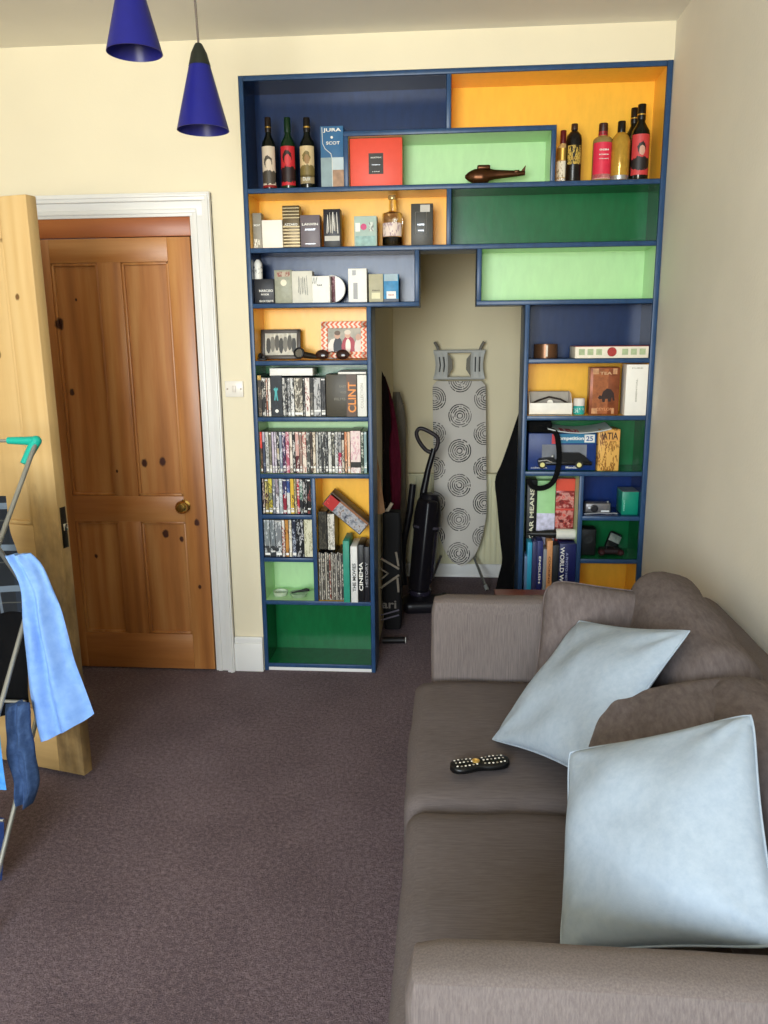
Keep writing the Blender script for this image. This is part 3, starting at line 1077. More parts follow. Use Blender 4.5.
o = carton('perfume_box', 'olive-cream carton left of the blue carton in the third row', 'box', 368.5, 383, 274, Z3, plain('#b3ad91', .5, var=.08), .036, .055)
patch(o, .2, .8, .12, .34, plain('#e0dab4', .5), 'cream_label'); words_on(o, 'POUR LUI', .5, .42, .5, .04, INK)
o = carton('perfume_box', 'sea blue carton with a white label, rightmost in the third row', 'box', 383.4, 398.5, 274, Z3, plain('#3c86b4', .45, var=.2, scale=40), .036, .055)
patch(o, .05, .95, .75, 1, plain('#9fb4bd', .5, var=.1), 'pale_sky_band'); patch(o, .2, .82, .12, .38, WHT, 'white_label'); patch(o, 0, 1, 0, .11, plain('#5c6270', .5), 'foot_band'); words_on(o, 'AQUA', .5, .25, .4, .07, plain('#b04a50', .5))

# ------------------------------------------------------------------ photo cell
def picture_frame(label, p0, p1, pt, pb, zb, Y, mf, mp, bw, lean=.02, lab=None):
    x0, x1, zt = span(p0, p1, pt, zb, Y)
    x0, x1 = in_cell(x0, x1, zb, Y)
    o = thing('photo_frame', label, 'photo frame', ((x0 + x1) / 2, Y, zb + .003), rot=(-.13, 0, 0))
    W, H = (x1 - x0) / 2, zt - zb
    m = MB()
    for q in ((-W, -W + bw, 0, H), (W - bw, W, 0, H), (-W, W, 0, bw), (-W, W, H - bw, H)):
        m.box(q[0], q[1], -.008, .008, q[2], q[3], .002)
    m.build('frame', mf, o, local=True)
    MB().box(-W + bw * .9, W - bw * .9, -.001, .002, bw * .9, H - bw * .9).build('photograph', mp, o, local=True, smooth=0)
    MB().box(-W + .004, W - .004, .004, .0085, .004, H - .004).build('backing', plain('#3a3028', .8), o, local=True)
    return o
def figures(name, bg, blobs, wob=.5):
    s = Nodes(name)
    tc = s.n('ShaderNodeTexCoord'); sp = s.n('ShaderNodeSeparateXYZ')
    s.l(tc.outputs['Object'], sp.inputs[0])
    w_ = s.math('MULTIPLY', s.math('SUBTRACT', s.noise(s.coord(), 70, 3), .5), wob)
    col = s.ramp(s.noise(s.coord(), 22, 3), [(.35, bg[0]), (.65, bg[1])])
    for cx, cz, rx, rz, c in blobs:
        dx = s.math('DIVIDE', s.math('SUBTRACT', sp.outputs[0], cx), rx)
        dz = s.math('DIVIDE', s.math('SUBTRACT', sp.outputs[2], cz), rz)
        d = s.math('ADD', s.math('ADD', s.math('MULTIPLY', dx, dx), s.math('MULTIPLY', dz, dz)), w_)
        col = s.mix(s.math('LESS_THAN', d, 1.0), col, c)
    return s.set(col, .3, **{'Specular IOR Level': .25})
def photo_bw():
    bl = []
    for k in range(7):
        x = -.055 + k * .0185
        z = .058 + .006 * (k % 3)
        bl += [(x, z, .010, .034, ('#3c3a34', '#77746a', '#55524a')[k % 3]), (x, z + .038, .0055, .008, '#b9b4a4')]
    return figures('faded_group_photo', ('#a8a496', '#d9d4c6'), bl)
picture_frame('dark grey frame with a faded black and white group photo', 259.5, 300, 330, 361, LA, .11, plain('#4a443f', .4), photo_bw(), .016)
def chevron():
    s = Nodes('coral_chevron')
    tc = s.n('ShaderNodeTexCoord'); sp = s.n('ShaderNodeSeparateXYZ')
    s.l(tc.outputs['Object'], sp.inputs[0])
    z = s.math('PINGPONG', s.math('MULTIPLY', sp.outputs[2], 1.0), .011)
    a = s.math('ADD', s.math('MULTIPLY', sp.outputs[0], 1.0), z)
    k = s.math('GREATER_THAN', s.math('MODULO', s.math('ADD', a, 2.0), .02), .010)
    return s.set(s.mix(k, '#f2e3d2', '#e0714a'), .5)
def photo_family():
    return figures('family_photo', ('#8d8f84', '#b5b0a2'), [
        (-.045, .045, .026, .040, '#e6e0d6'), (-.028, .050, .020, .040, '#2e2f36'), (-.030, .098, .012, .015, '#c9a088'), (-.030, .108, .013, .010, '#6a5848'),
        (.018, .050, .030, .045, '#a83a48'), (.016, .052, .011, .032, '#eee6dc'), (.014, .100, .012, .015, '#d2a892'), (.014, .111, .014, .010, '#d8cfc0'),
        (.062, .045, .018, .040, '#d9d4cc'), (.060, .090, .011, .014, '#c7a08c')])
picture_frame('coral and white chevron frame with a colour family photo', 320.5, 367, 322, 361, LA, .115, chevron(), photo_family(), .028)
# little dark figure at the left
c = at(262, 358, .05)
o = thing('small_ornament', 'small dark metal ornament at the foot of the black and white photo', 'ornament', (c.x, .05, LA))
MB().box(c.x - .018, c.x + .018, .035, .065, LA, LA + .008, .002).build('base', INK, o)
m = MB().lathe([(.004, .008), (.009, .016), (.006, .026), (.0, .032)], c=(c.x - .008, .05, LA), seg=12); m.build('knob', INK, o)
MB().box(c.x + .002, c.x + .014, .042, .058, LA + .008, LA + .02, .002).build('block', INK, o)
# camera lens on its side with strap end
c = at(299, 354, .035)
o = thing('magnifier', 'black magnifying glass with a round lens lying in front of the photos', 'magnifying glass', (c.x, .05, LA))
Mm = Matrix.Translation((c.x, .04, LA + .029)) @ Matrix.Rotation(R_(-15), 4, 'Z') @ Matrix.Rotation(PI / 2 - .2, 4, 'X')
m = MB().lathe([(.018, -.008), (.0235, -.006), (.0235, .006), (.018, .008), (.018, -.008)], M=Mm, seg=24, cap=False); m.build('rim', INK, o)
MB().lathe([(0, -.002), (.019, -.001), (.019, .001), (0, .003)], M=Mm, seg=24, cap=False).build('lens', plain('#6b665c', .08), o)
MB().tube([(c.x + .018, .045, LA + .022), (c.x + .05, .055, LA + .016), (c.x + .085, .06, LA + .010), (c.x + .1, .055, LA + .008)], .008, 10, rads=[.014, .013, .007, .005]).build('handle', plain('#1c1712', .4), o)
# sunglasses
c0, c1 = at(322, 353, .03), at(342.5, 353, .03)
o = thing('sunglasses', 'brown-lensed sunglasses folded in front of the chevron photo frame', 'sunglasses', ((c0.x + c1.x) / 2, .04, LA))
M_lens = plain('#2a140e', .08)
for cc in (c0, c1):
    Mm = Matrix.Translation((cc.x, .03, LA + .022)) @ Matrix.Rotation(PI / 2 - .1, 4, 'X') @ Matrix.Scale(1.35, 4, (1, 0, 0))
    MB().lathe([(0, .003), (.014, .002), (.0205, -.001), (.021, -.003), (.0205, -.004), (0, -.001)], M=Mm, seg=24, cap=False).build('lens', M_lens, o)
MB().tube([(c0.x + .02, .03, LA + .028), ((c0.x + c1.x) / 2, .027, LA + .034), (c1.x - .02, .03, LA + .028)], .002, 8).build('bridge', M_lens, o)
for sx, cc in ((-1, c0), (1, c1)):
    MB().tube([(cc.x + sx * .026, .032, LA + .026), (cc.x + sx * .03, .05, LA + .02), (cc.x - sx * .03, .062, LA + .006), (cc.x - sx * .05, .06, LA + .005)], .002, 8).build('temple', M_lens, o)

# ------------------------------------------------------------------ discs and books on the left unit
ORD = ['first', 'second', 'third', 'fourth', 'fifth', 'sixth', 'seventh', 'eighth', 'ninth', 'tenth', 'eleventh', 'twelfth', 'thirteenth', 'fourteenth', 'fifteenth', 'sixteenth', 'seventeenth', 'eighteenth',
       'nineteenth', 'twentieth', 'twenty-first', 'twenty-second', 'twenty-third', 'twenty-fourth', 'twenty-fifth', 'twenty-sixth', 'twenty-seventh', 'twenty-eighth', 'twenty-ninth', 'thirtieth', 'thirty-first', 'thirty-second', 'thirty-third', 'thirty-fourth', 'thirty-fifth']
M_case = plain('#1b1b1d', .3, var=.02)


def spine_item(name, label, cat, p0, p1, pt, zb, segs, ink, group, Y=.012, depth=.135, pyref=None, tops=None):
    """a disc case or book on end: sleeve colours stacked up the spine (fraction, colour), a paler foot logo"""
    x0, x1, zt = span(p0, p1, pt, zb, Y)
    x0, x1 = in_cell(x0 + .0004, x1 - .0004, zb, Y)
    zt = cell_top((x0 + x1) / 2, zb, zt)
    cx = (x0 + x1) / 2
    mats = [M_case]
    m = MB()
    H = zt - zb
    m.box(x0, x1, Y, Y + depth, zb, zt, .0008, seg=1)
    v = 0
    for k, (fr, c) in enumerate(segs):
        mats.append(printed(c, ink[k % len(ink)], 1.0, .5))
        m.mi = len(mats) - 1
        m.box(x0 + .0010, x1 - .0010, Y - .0006, Y + .002, zb + max(.002, H * v), zb + min(H - .002, H * (v + fr)))
        v += fr
    if name == 'disc_case':
        rnd = random.Random(label)
        for (f0, f1, pr) in ((.05, .11, .7), (.13, .17, .5), (.93, .965, .35)):
            if rnd.random() < pr:
                mats.append(plain(rnd.choice(('#e6e3dc', '#d9d6d0', '#f0eee8', '#b9b6b0')), .4))
                m.mi = len(mats) - 1
                m.box(x0 + .0018, x1 - .0018, Y - .0009, Y + .001, zb + H * f0, zb + H * f1)
    o = m.build(name, mats, loc=(cx, Y + depth / 2, zb), smooth=0)
    tag(o, label, cat, group)
    return o


def row(name, cat, items, pt, zb, group, place, Y=.012, depth=.135):
    for i, it in enumerate(items):
        p0, p1, desc, segs, ink = it[:5]
        ptt = it[5] if len(it) > 5 else pt
        nm = it[6] if len(it) > 6 else name
        ct = it[7] if len(it) > 7 else cat
        lab = '%s, %s from the left %s' % (desc, ORD[i], place)
        lab = lab if len(lab.replace('-', ' ').split()) <= 15 else lab.replace('upper small blue cell', 'upper blue cell').replace('lower small blue cell', 'lower blue cell').replace('on the shelf under the photos', 'under the photos').replace('from the left ', 'from left ')
        spine_item(nm, lab, ct, p0, p1, ptt, zb, segs, ink, group, Y, depth)


S = lambda *a: [(1.0, a[0])] if len(a) == 1 else [(f, c) for f, c in zip(a[0::2], a[1::2])]
row1 = [
    (256, 261, 'brown book with a gold top', S(.88, '#38302a', .12, '#b5913f'), ('#8a7a66', '#d8b56a'), 375, 'book', 'book'),
    (261, 265.2, 'black disc case', S('#211d1c'), ('#c9c2b8',)),
    (265.2, 267.2, 'thin red-brown disc case', S('#9a5a44'), ('#e0cfc0',)),
    (267.2, 270.2, 'white disc case', S('#dedad0'), ('#7a4038',)),
    (270.2, 281.8, 'wide black box set with a teal figure', S('#1c2026'), ('#2b3138',), 375.5, 'disc_box_set', 'box set'),
    (281.8, 284.6, 'pale grey disc case', S('#c6c4bf'), ('#3a3a3c',)),
    (284.6, 286.8, 'dark disc case', S('#2a292b'), ('#b9b6b0',)),
    (286.8, 289.8, 'silver grey disc case', S('#a9a8a6'), ('#4c4b4c',)),
    (289.8, 293.6, 'white and black disc case', S('#dcdad6'), ('#2e2d2e',)),
    (293.6, 302.2, 'wide brown-grey box set', S('#5a5347'), ('#cdc5b4',)),
    (302.2, 304.4, 'thin black disc case', S('#1a1a1b'), ('#8a8682',)),
    (304.4, 309.4, 'white disc case with red lettering', S('#e6ddd4'), ('#8a3a34',)),
    (309.4, 313, 'short dark disc case', S(.62, '#6b655b', .38, '#141416'), ('#2a2826',), 378),
    (313, 320.4, 'wide silver box set', S('#b5b3b2'), ('#4b4a4c',)),
    (320.4, 325, 'black disc case', S('#19191b'), ('#504e50',)),
]
row('disc_case', 'disc case', row1, 377.5, LB, 'disc cases on the upper left shelf', 'on the shelf under the photos')
for o in [x for x in COL.objects if x.get('label', '').startswith('wide black box set')]:
    p = at(276, 394, .011)
    z0 = LB
    w = .019
    fig = [(-.5, .3), (-.35, .42), (-.1, .36), (0, .5), (.15, .36), (.4, .44), (.5, .3), (.25, .2), (.3, -.1), (.45, -.45), (.2, -.45), (.0, -.1), (-.2, -.45), (-.45, -.42), (-.25, .0), (-.25, .2)]
    MB().prism([(p.x + u * w, p.z + v * .062) for u, v in fig], .0098, .0112).build('teal_figure', plain('#3fa6a8', .4), o)
    q = at(277, 411, .011)
    MB().lathe([(.0075, 0), (.0075, .001), (0, .001)], M=Matrix.Translation((q.x, .0112, q.z)) @ Matrix.Rotation(PI / 2, 4, 'X'), seg=20).build('white_roundel', WHT, o)
o = carton('disc_box_set', 'thick dark grey box set with large orange upright lettering', 'box set', 325.5, 356.6, 374.5, LB, plain('#4b463c', .4, var=.04), .008, .14)
patch(o, .66, .98, 0, 1, plain('#4d3524', .4), 'brown_spine_panel')
words_on(o, 'CLINT', .84, .46, .26, .72, plain('#e58a2e', .4, var=.05), rot90=True)
M_faint = plain('#8a8579', .5); words_on(o, 'EAST', .55, .72, .22, .05, M_faint); words_on(o, 'WOOD', .56, .58, .2, .05, M_faint); words_on(o, 'FILMS', .45, .42, .36, .06, M_faint)
o = carton('book', 'white book at the right end of the shelf, against the post', 'book', 357, 366.3, 375, LB, plain('#e9e6de', .5), .012, .13)
words_on(o, 'COLLECTION', .5, .5, .3, .6, plain('#b8b3a6', .5), rot90=True)
c = at(291, 376, .012)
o = carton('book', 'white book lying flat on top of the disc cases under the photos', 'book', 269.5, 312.5, 368.3, c.z + .001, plain('#f2efe8', .5), .02, .12)
c = at(350, 374.5, .008)
o = carton('disc_case', 'thin white and black case lying flat on the box set with orange lettering', 'disc case', 338, 366, 371, c.z + .001, plain('#ece9e2', .4), .012, .12)
patch(o, 0, 1, .7, 1, INK, 'black_top_edge')

row2d = [
    (257, 261.8, 'red-topped brown disc case', S(.6, '#4a3428', .4, '#d6382e'), ('#7c6048', '#e05a4a')),
    (261.8, 264.6, 'lavender and navy disc case', S(.75, '#3c4358', .25, '#b0a6b6'), ('#8a90a2', '#cbc3cc')),
    (264.6, 268.2, 'grey-white disc case', S('#c9c8c2'), ('#6d6b68',)),
    (268.2, 271, 'olive disc case', S(.2, '#cac5b4', .8, '#686353'), ('#8e8a78',)),
    (271, 273.6, 'pale lilac disc case', S('#c4b6c6'), ('#8b7b93',)),
    (273.6, 276, 'grey lilac disc case', S('#a99eaa'), ('#dad2da',)),
    (276, 278.6, 'black and cream disc case', S(.35, '#2a282c', .25, '#b9a98a', .4, '#2b2b30'), ('#d9d4cb',)),
    (278.6, 281.6, 'blue-grey disc case', S('#7e8596'), ('#c6c9d0',)),
    (281.6, 285, 'purple disc case', S(.4, '#4a2148', .6, '#3d2b52'), ('#c9b8c8',)),
    (285, 288.8, 'dusty pink disc case', S('#b0566a'), ('#e6c6cc',)),
    (288.8, 292, 'cream disc case', S('#e2d6c8'), ('#9a8a7c',)),
    (292, 294.6, 'black disc case with white lettering', S('#211f20'), ('#cfcac4',)),
    (294.6, 298.6, 'pink and dark red disc case', S(.42, '#5a2024', .58, '#cfa096'), ('#e2cfc8',)),
    (298.6, 301.6, 'brownish disc case', S('#93766a'), ('#d2bfb2',)),
    (301.6, 306, 'pale cream-pink disc case', S('#e4d6c6'), ('#b06a62',)),
    (306, 309.6, 'dark grey disc case', S('#4a4a46'), ('#b9b6ae',)),
    (309.6, 312, 'dark brown disc case', S('#3c302a'), ('#8d7a6c',)),
    (312, 315.2, 'cream disc case', S('#d9cbb6'), ('#7c6850',)),
    (315.2, 318, 'white and black disc case', S('#bdbab4'), ('#1f1f20',)),
    (318, 321, 'mid grey disc case', S('#8a8a86'), ('#2e2e30',)),
    (321, 324.6, 'charcoal disc case with white blocks', S('#3a3a3a'), ('#cfcdc6',)),
    (324.6, 327.6, 'black and grey disc case', S('#2a2b2c'), ('#9c9b98',)),
    (327.6, 331.2, 'white disc case', S('#d6d4cc'), ('#8a8984',)),
    (331.2, 334.2, 'dark olive disc case', S('#45443c'), ('#a5a292',)),
    (334.2, 337.6, 'pale grey disc case', S('#cfcdc8'), ('#5a5a5c',)),
    (337.6, 341.2, 'grey and crimson disc case', S(.5, '#a8284a', .5, '#9a9896'), ('#d8c8cc', '#55555a')),
    (341.2, 344, 'cream and black disc case', S(.8, '#cbbfae', .2, '#2c2826'), ('#443c36',)),
    (344, 347, 'orange disc case', S(.3, '#7a5a44', .7, '#c2784e'), ('#e6b896',)),
    (347, 350, 'peach disc case', S('#e6c2a4'), ('#c08a6a',)),
    (350, 360.4, 'pale pink box set with black label', S(.14, '#e2d8d4', .13, '#2c2a2a', .73, '#e6d2cc'), ('#c89a9c', '#1c1a1a', '#d6aab0'), 430.5, 'disc_box_set', 'box set'),
    (360.4, 363.4, 'dark green disc case', S('#2f3a2e'), ('#b9beae',)),
    (363.4, 366.6, 'blue-green disc case', S('#86a0a0'), ('#d9e4e2',)),
]
row('disc_case', 'disc case', row2d, 431.5, LC, 'disc cases on the long middle shelf', 'on the long row of cases')
row3 = [
    (261.6, 264.2, 'dark brown disc case', S('#3a2a26'), ('#b9a698',)),
    (264.2, 267.8, 'olive and maroon disc case', S(.3, '#8d7a44', .3, '#43202a', .4, '#6f6638'), ('#c9ba7a',)),
    (267.8, 271.8, 'yellow disc case', S(.4, '#b9a93a', .2, '#8e9478', .4, '#cfc04a'), ('#5a5230',)),
    (271.8, 274.8, 'slate grey disc case', S('#7a7c84'), ('#d0d0d2',)),
    (274.8, 278.4, 'white-grey disc case', S(.55, '#d6d2d4', .45, '#a294a0'), ('#6a6468',)),
    (278.4, 282, 'pale blue-grey disc case', S('#a3acb2'), ('#dfe2e2',)),
    (282, 286, 'crimson and navy disc case', S(.55, '#8a2236', .45, '#33305a'), ('#e0d6d8',)),
    (286, 289.6, 'white disc case with a blue top', S(.6, '#cfcfca', .4, '#314a86'), ('#7e7c78', '#8ba0c4')),
    (289.6, 293.6, 'bright yellow disc case', S('#d8b23e'), ('#4a3c20',)),
    (293.6, 296.2, 'khaki disc case', S('#84785a'), ('#d6caa0',)),
    (296.2, 299, 'red and white disc case', S('#b23440'), ('#e6d6d2',)),
    (299, 302.4, 'black disc case with a green band', S(.4, '#23252a', .4, '#2d5a48', .2, '#202226'), ('#c9cec8',)),
    (302.4, 306.6, 'black disc case with a white squiggle', S('#18181a'), ('#bdbab8',)),
    (306.6, 310.2, 'plain black disc case', S('#161617'), ('#8e3c36',)),
    (310.2, 312.6, 'teal and white disc case', S('#3b7a76'), ('#e2e8e4',)),
]
row('disc_case', 'disc case', row3, 477.5, LD, 'disc cases in the upper small blue cell', 'in the upper small blue cell')
row4 = [
    (263.4, 269.4, 'grey disc case', S(.3, '#3c3e40', .7, '#7e8484'), ('#c6caca',)),
    (269.4, 274.6, 'blue-grey disc case', S(.3, '#35373a', .7, '#6f767a'), ('#b9bec0',)),
    (274.6, 281.2, 'wide grey disc case', S(.3, '#3a3b3e', .7, '#7a7d80'), ('#ced0d0',)),
    (281.2, 284.4, 'white and red disc case', S('#d6cfc4'), ('#9a3a32',)),
    (284.4, 288.2, 'tan-orange disc case', S('#bd8440'), ('#6a4420',)),
    (288.2, 291.4, 'cream disc case', S('#ded8c8'), ('#a49c88',)),
    (291.4, 295.6, 'dark navy disc case', S('#23283a'), ('#aab0be',)),
    (295.6, 303.4, 'thick black box set', S('#15161a'), ('#b6b6b8',), 518.5, 'disc_box_set', 'box set'),
    (303.4, 312.8, 'thick cream book', S('#d3cfb4'), ('#a39e7e',), 519, 'book', 'book'),
]
row('disc_case', 'disc case', row4, 519.5, LE, 'disc cases in the lower small blue cell', 'in the lower small blue cell')

# ------------------------------------------------------------------ magazines and leaning book (orange cell)
for i in range(12):
    p0 = 318.2 + i * 2.08
    col = ['#6b655c', '#8f8a80', '#55504a', '#a39c8e', '#4a4640', '#7e4a40', '#8a857a', '#605a54', '#98938a', '#4e4a48', '#76706a', '#3e3a3a'][i]
    spine_item('magazine', 'thin upright magazine, %s from the left in the block under the black book' % ORD[i], 'magazine', p0, p0 + 2.08, 552 + (i % 3) * .7, LF, S(col), ('#b9b2a6',), 'magazines in the lower orange cell', .012, .13)
zt = at(330, 551.3, .012).z + .0035
spine_item('book', 'thick black book standing on the magazines, left of the white one', 'book', 318, 326.6, 511.5, zt, S('#26241f'), ('#4a463c',), None, .03, .11)
o = spine_item('book', 'narrow white book standing on the magazines beside the black book', 'book', 327, 334.3, 513.5, zt, S('#d2cdc2'), ('#8a857a',), None, .02, .11)
# the leaning one: propped slantwise, its spine towards the room
a, b = at(322, 504, .03), at(369, 543, .03)
ux = Vector((b.x - a.x, 0, b.z - a.z)); Lb = ux.length; ux.normalize()
lean = math.atan2(ux.z, ux.x)
top = at(327.5, 488.5, .03)
uz = Vector((-ux.z, 0, ux.x))
Hb = (Vector((top.x, 0, top.z)) - Vector((a.x, 0, a.z))).dot(uz)
Mb = Matrix.Translation((a.x, .03, a.z)) @ Matrix.Rotation(-lean, 4, 'Y')
xm = (-.345 - a.x) / math.cos(lean) - math.sin(-lean) * .0
Lb = min(Lb, (-.3445 - (a.x + uz.x * Hb)) / ux.x)
bk1 = MB().box(0, Lb, 0, .10, 0, Hb, .002, M=Mb).build('book', plain('#4d4640', .5), loc=(a.x, .03, a.z))
tag(bk1, 'paperback wedged slantwise in the orange cell with a red head and picture spine', 'book')
MB().box(.004, .055, -.0008, .001, .004, Hb - .004, M=Mb).build('red_title_panel', printed('#b02a28', '#e0564c', .4, .5), bk1, smooth=0)
def art():
    s = Nodes('picture_spine')
    f = s.noise(s.coord(), 45, 3, .6)
    return s.set(s.ramp(f, [(.3, '#26263a'), (.45, '#7d8088'), (.55, '#a8a7ab'), (.66, '#6d4a34'), (.75, '#c9a23e')]), .4)
MB().box(.055, Lb - .004, -.0008, .001, .004, Hb - .012, M=Mb).build('picture_panel', art(), bk1, smooth=0)
MB().box(.004, Lb - .004, -.0008, .001, Hb - .012, Hb - .003, M=Mb).build('brown_edge', plain('#8a5a38', .5), bk1, smooth=0)
o = carton('notebook', 'teal folder leaning out of the lower orange cell, left of the white book', 'folder', 342.6, 348.8, 541, LF, plain('#2f8d77', .45, var=.08), -.014, .15)
o = carton('book', 'white book with black lettering between the teal folder and the black books', 'book', 350.2, 357, 546.5, LF, plain('#d9d8d4', .45), -.012, .15)
words_on(o, 'THE MOVIES', .5, .45, .5, .5, INK, rot90=True)
o = carton('book', 'black book with white lettering, right of the white book', 'book', 357.4, 363.6, 545, LF, plain('#16171a', .4), -.002, .14)
words_on(o, 'CINEMA', .5, .45, .6, .5, WHT, rot90=True)
o = carton('book', 'black book against the post at the end of the lower orange cell', 'book', 363.9, 369.2, 547, LF, plain('#1d1d22', .4), -.001, .14)
words_on(o, 'HISTORY', .45, .5, .5, .45, SILV, rot90=True)

# ------------------------------------------------------------------ small pale green cell: glass ashtrays and a cork puller
c = at(280, 590, .07)
o = tag(MB().lathe([(0, .004), (.026, .004), (.03, .0), (.036, .018), (.031, .018), (.027, .009), (0, .008)], c=(c.x, .08, LF), seg=28, cap=False).build('glass_dish', plain('#b6c0ac', .06, var=.15), loc=(c.x, .08, LF)), 'small round glass dish, left of the corkscrew in the small green cell', 'dish')
c = at(298, 594, .05)
o = tag(MB().lathe([(0, .004), (.03, .004), (.034, .0), (.042, .016), (.037, .016), (.032, .009), (0, .008)], c=(c.x, .07, LF), seg=28, cap=False).build('glass_dish', plain('#93a78c', .06, var=.15), loc=(c.x, .07, LF)), 'wider greenish glass dish with a black corkscrew resting in it', 'dish')
z = LF + .018
cs = thing('corkscrew', 'black folding corkscrew lying across the greenish glass dish', 'corkscrew', (c.x + .02, .07, z))
MB().tube([(c.x - .03, .055, z), (c.x + .0, .06, z + .006), (c.x + .034, .066, z + .012), (c.x + .05, .068, z + .010)], .005, 10, rads=[.003, .004, .008, .006]).build('handle', INK, cs)
MB().tube([(c.x + .03 + .004 * k, .066 + .004 * math.sin(k * 1.6), z + .010 + .004 * math.cos(k * 1.6)) for k in range(10)], .0015, 6).build('screw', SILV, cs)

# ------------------------------------------------------------------ right unit
c = at(547, 352, .06)
rr = at(559, 352, .06).x - c.x
o = tag(MB().lathe([(0, 0), (rr, 0), (rr, .056), (rr * .93, .056), (rr * .93, .012), (0, .012)], c=(c.x, .06 + rr, RA), seg=32, cap=False).build('candle_tin', plain('#6a4a34', .3, .5, .1), loc=(c.x, .06 + rr, RA)), 'round brown candle tin on the blue shelf left of the long box', 'tin')
MB().lathe([(0, .012), (rr * .92, .012), (rr * .92, .042), (0, .044)], c=(c.x, .06 + rr, RA), seg=24, cap=False).build('wax', plain('#8a7a62', .5), o)
MB().box(c.x - .005, c.x + .003, .0585, .061, RA + .006, RA + .052).build('paper_label', plain('#e0d4c4', .4), o)
# long biscuit box with a red seal
o = carton('biscuit_box', 'long white box with green dashes, a red top and a round red seal', 'box', 575.5, 649, 346.5, RA, plain('#e6dcc8', .5), -.006, .16)
x0, x1, z0, z1, Y = ext(o)
MB().box(x0 + .001, x1 - .001, Y + .001, Y + .158, z1, z1 + .0016).build('red_lid_panel', plain('#a83a34', .5), o)
for k in range(8):
    if k in (3, 4):
        continue
    patch(o, .05 + k * .118, .13 + k * .118, .28, .80, plain('#a7b48c', .5, var=.15, scale=60), 'green_dash')
disc(o, .5, .54, .0185, plain('#a2302c', .4, var=.2, scale=90), 'red_seal')
# open white tray with spectacles
x0, x1, zt = span(529.5, 572.5, 401.5, RB, .02)
tb = thing('display_box', 'open white presentation box with a padded grey back on the orange shelf', 'box', ((x0 + x1) / 2, .08, RB))
m = MB().box(x0, x1, .02, .024, RB, zt - .006, .001)
m.box(x0, x1, .02, .13, RB, RB + .004)
m.build('tray', plain('#e9e4da', .5), tb)
for x in (x0, x1 - .003):
    z2 = at(551, 391, .12).z
    MB().prism([(.024, RB + .002), (.13, RB + .002), (.13, z2), (.07, z2 - .006), (.024, zt - .012)], x, x + .003, 'yz').build('side', plain('#e2ddd4', .5), tb)
m = MB().box(x0 + .003, x1 - .003, .105, .13, RB + .004, at(551, 391, .12).z, .006); m.build('padded_back', plain('#a39d94', .8), tb)
MB().box(x0 + .003, x1 - .003, .03, .105, RB + .004, zt - .016, .004).build('cushion', plain('#8d877e', .8), tb)
ws = thing('wrist_watch', 'dark strapped watch lying in the open white box', 'watch', ((x0 + x1) / 2, .07, zt - .012))
xc = (x0 + x1) / 2
MB().tube([(x0 + .012, .06, zt - .012), (x0 + .04, .075, zt + .0), (xc, .085, zt + .014), (x1 - .04, .08, zt + .004), (x1 - .012, .06, zt - .012)], .004, 8).build('strap', plain('#2c2420', .6), ws)
MB().lathe([(0, 0), (.012, 0), (.012, .005), (0, .006)], c=(0, 0, 0), M=Matrix.Translation((xc, .05, zt - .008)) @ Matrix.Rotation(R_(60), 4, 'X'), seg=20, cap=False).build('watch_case', WHT, ws)
# jar
c = at(580, 405, .03)
o = tag(MB().lathe([(0, 0), (.022, 0), (.024, .004), (.024, .03), (.021, .036), (0, .036)], c=(c.x, .055, RB), seg=24, cap=False).build('small_jar', plain('#2aa39a', .3, var=.1), loc=(c.x, .055, RB)), 'small teal jar with a white lid beside the open white box', 'jar')
MB().lathe([(.0235, .036), (.0235, .064), (.021, .067), (0, .067)], c=(c.x, .055, RB), seg=24).build('lid', plain('#dcd4cc', .4), o)
MB().lathe([(.0244, .008), (.0244, .028)], c=(c.x, .055, RB), seg=24, cap=False).build('paper_label', printed('#2c9a94', '#d2e8e4', 1.5, .52), o)
# brown decorated tin with an animal silhouette
o = carton('tea_tin', 'brown decorated tin with a dark animal silhouette on the orange shelf', 'tin', 591.5, 621, 367.5, RB, plain('#7c4226', .35, .2, .25, 35), .03, .09, rz=-.06)
patch(o, .08, .94, .02, .97, plain('#96562f', .4, .1, .3, 55), 'coppery_panel')
x0, x1, z0, z1, Y = ext(o)
W, H = x1 - x0, z1 - z0
pts = [(.26, .36), (.32, .42), (.38, .40), (.44, .50), (.56, .56), (.70, .54), (.80, .46), (.84, .30), (.78, .30), (.74, .38), (.70, .28), (.62, .28), (.60, .34), (.52, .34), (.5, .27), (.42, .27), (.40, .34), (.32, .33)]
MB().prism([(x0 + u * W, z0 + v * H) for u, v in pts], Y - .0025, Y - .0005).build('animal_silhouette', plain('#2c1812', .4), o)
for uu in (.06, .74):
    for vv in (.02, .86):
        patch(o, uu, uu + .2, vv, vv + .12, plain('#b98860', .4, .2, .2, 90), 'corner_ornament', .0014)
words_on(o, 'CEYLON', .5, .12, .6, .06, plain('#c98a5c', .4)); words_on(o, 'TEA', .5, .88, .4, .06, plain('#c9a078', .4))
o = carton('bottle_carton', 'tall plain white carton at the right end of the orange shelf', 'box', 627, 652, 364.5, RB, plain('#ebe6dc', .5, var=.02), -.004, .09)
words_on(o, 'PURE', .5, .93, .5, .025, plain('#a8a294', .5)); words_on(o, 'ESSENTIAL', .5, .5, .07, .45, plain('#a8a294', .5), rot90=True)

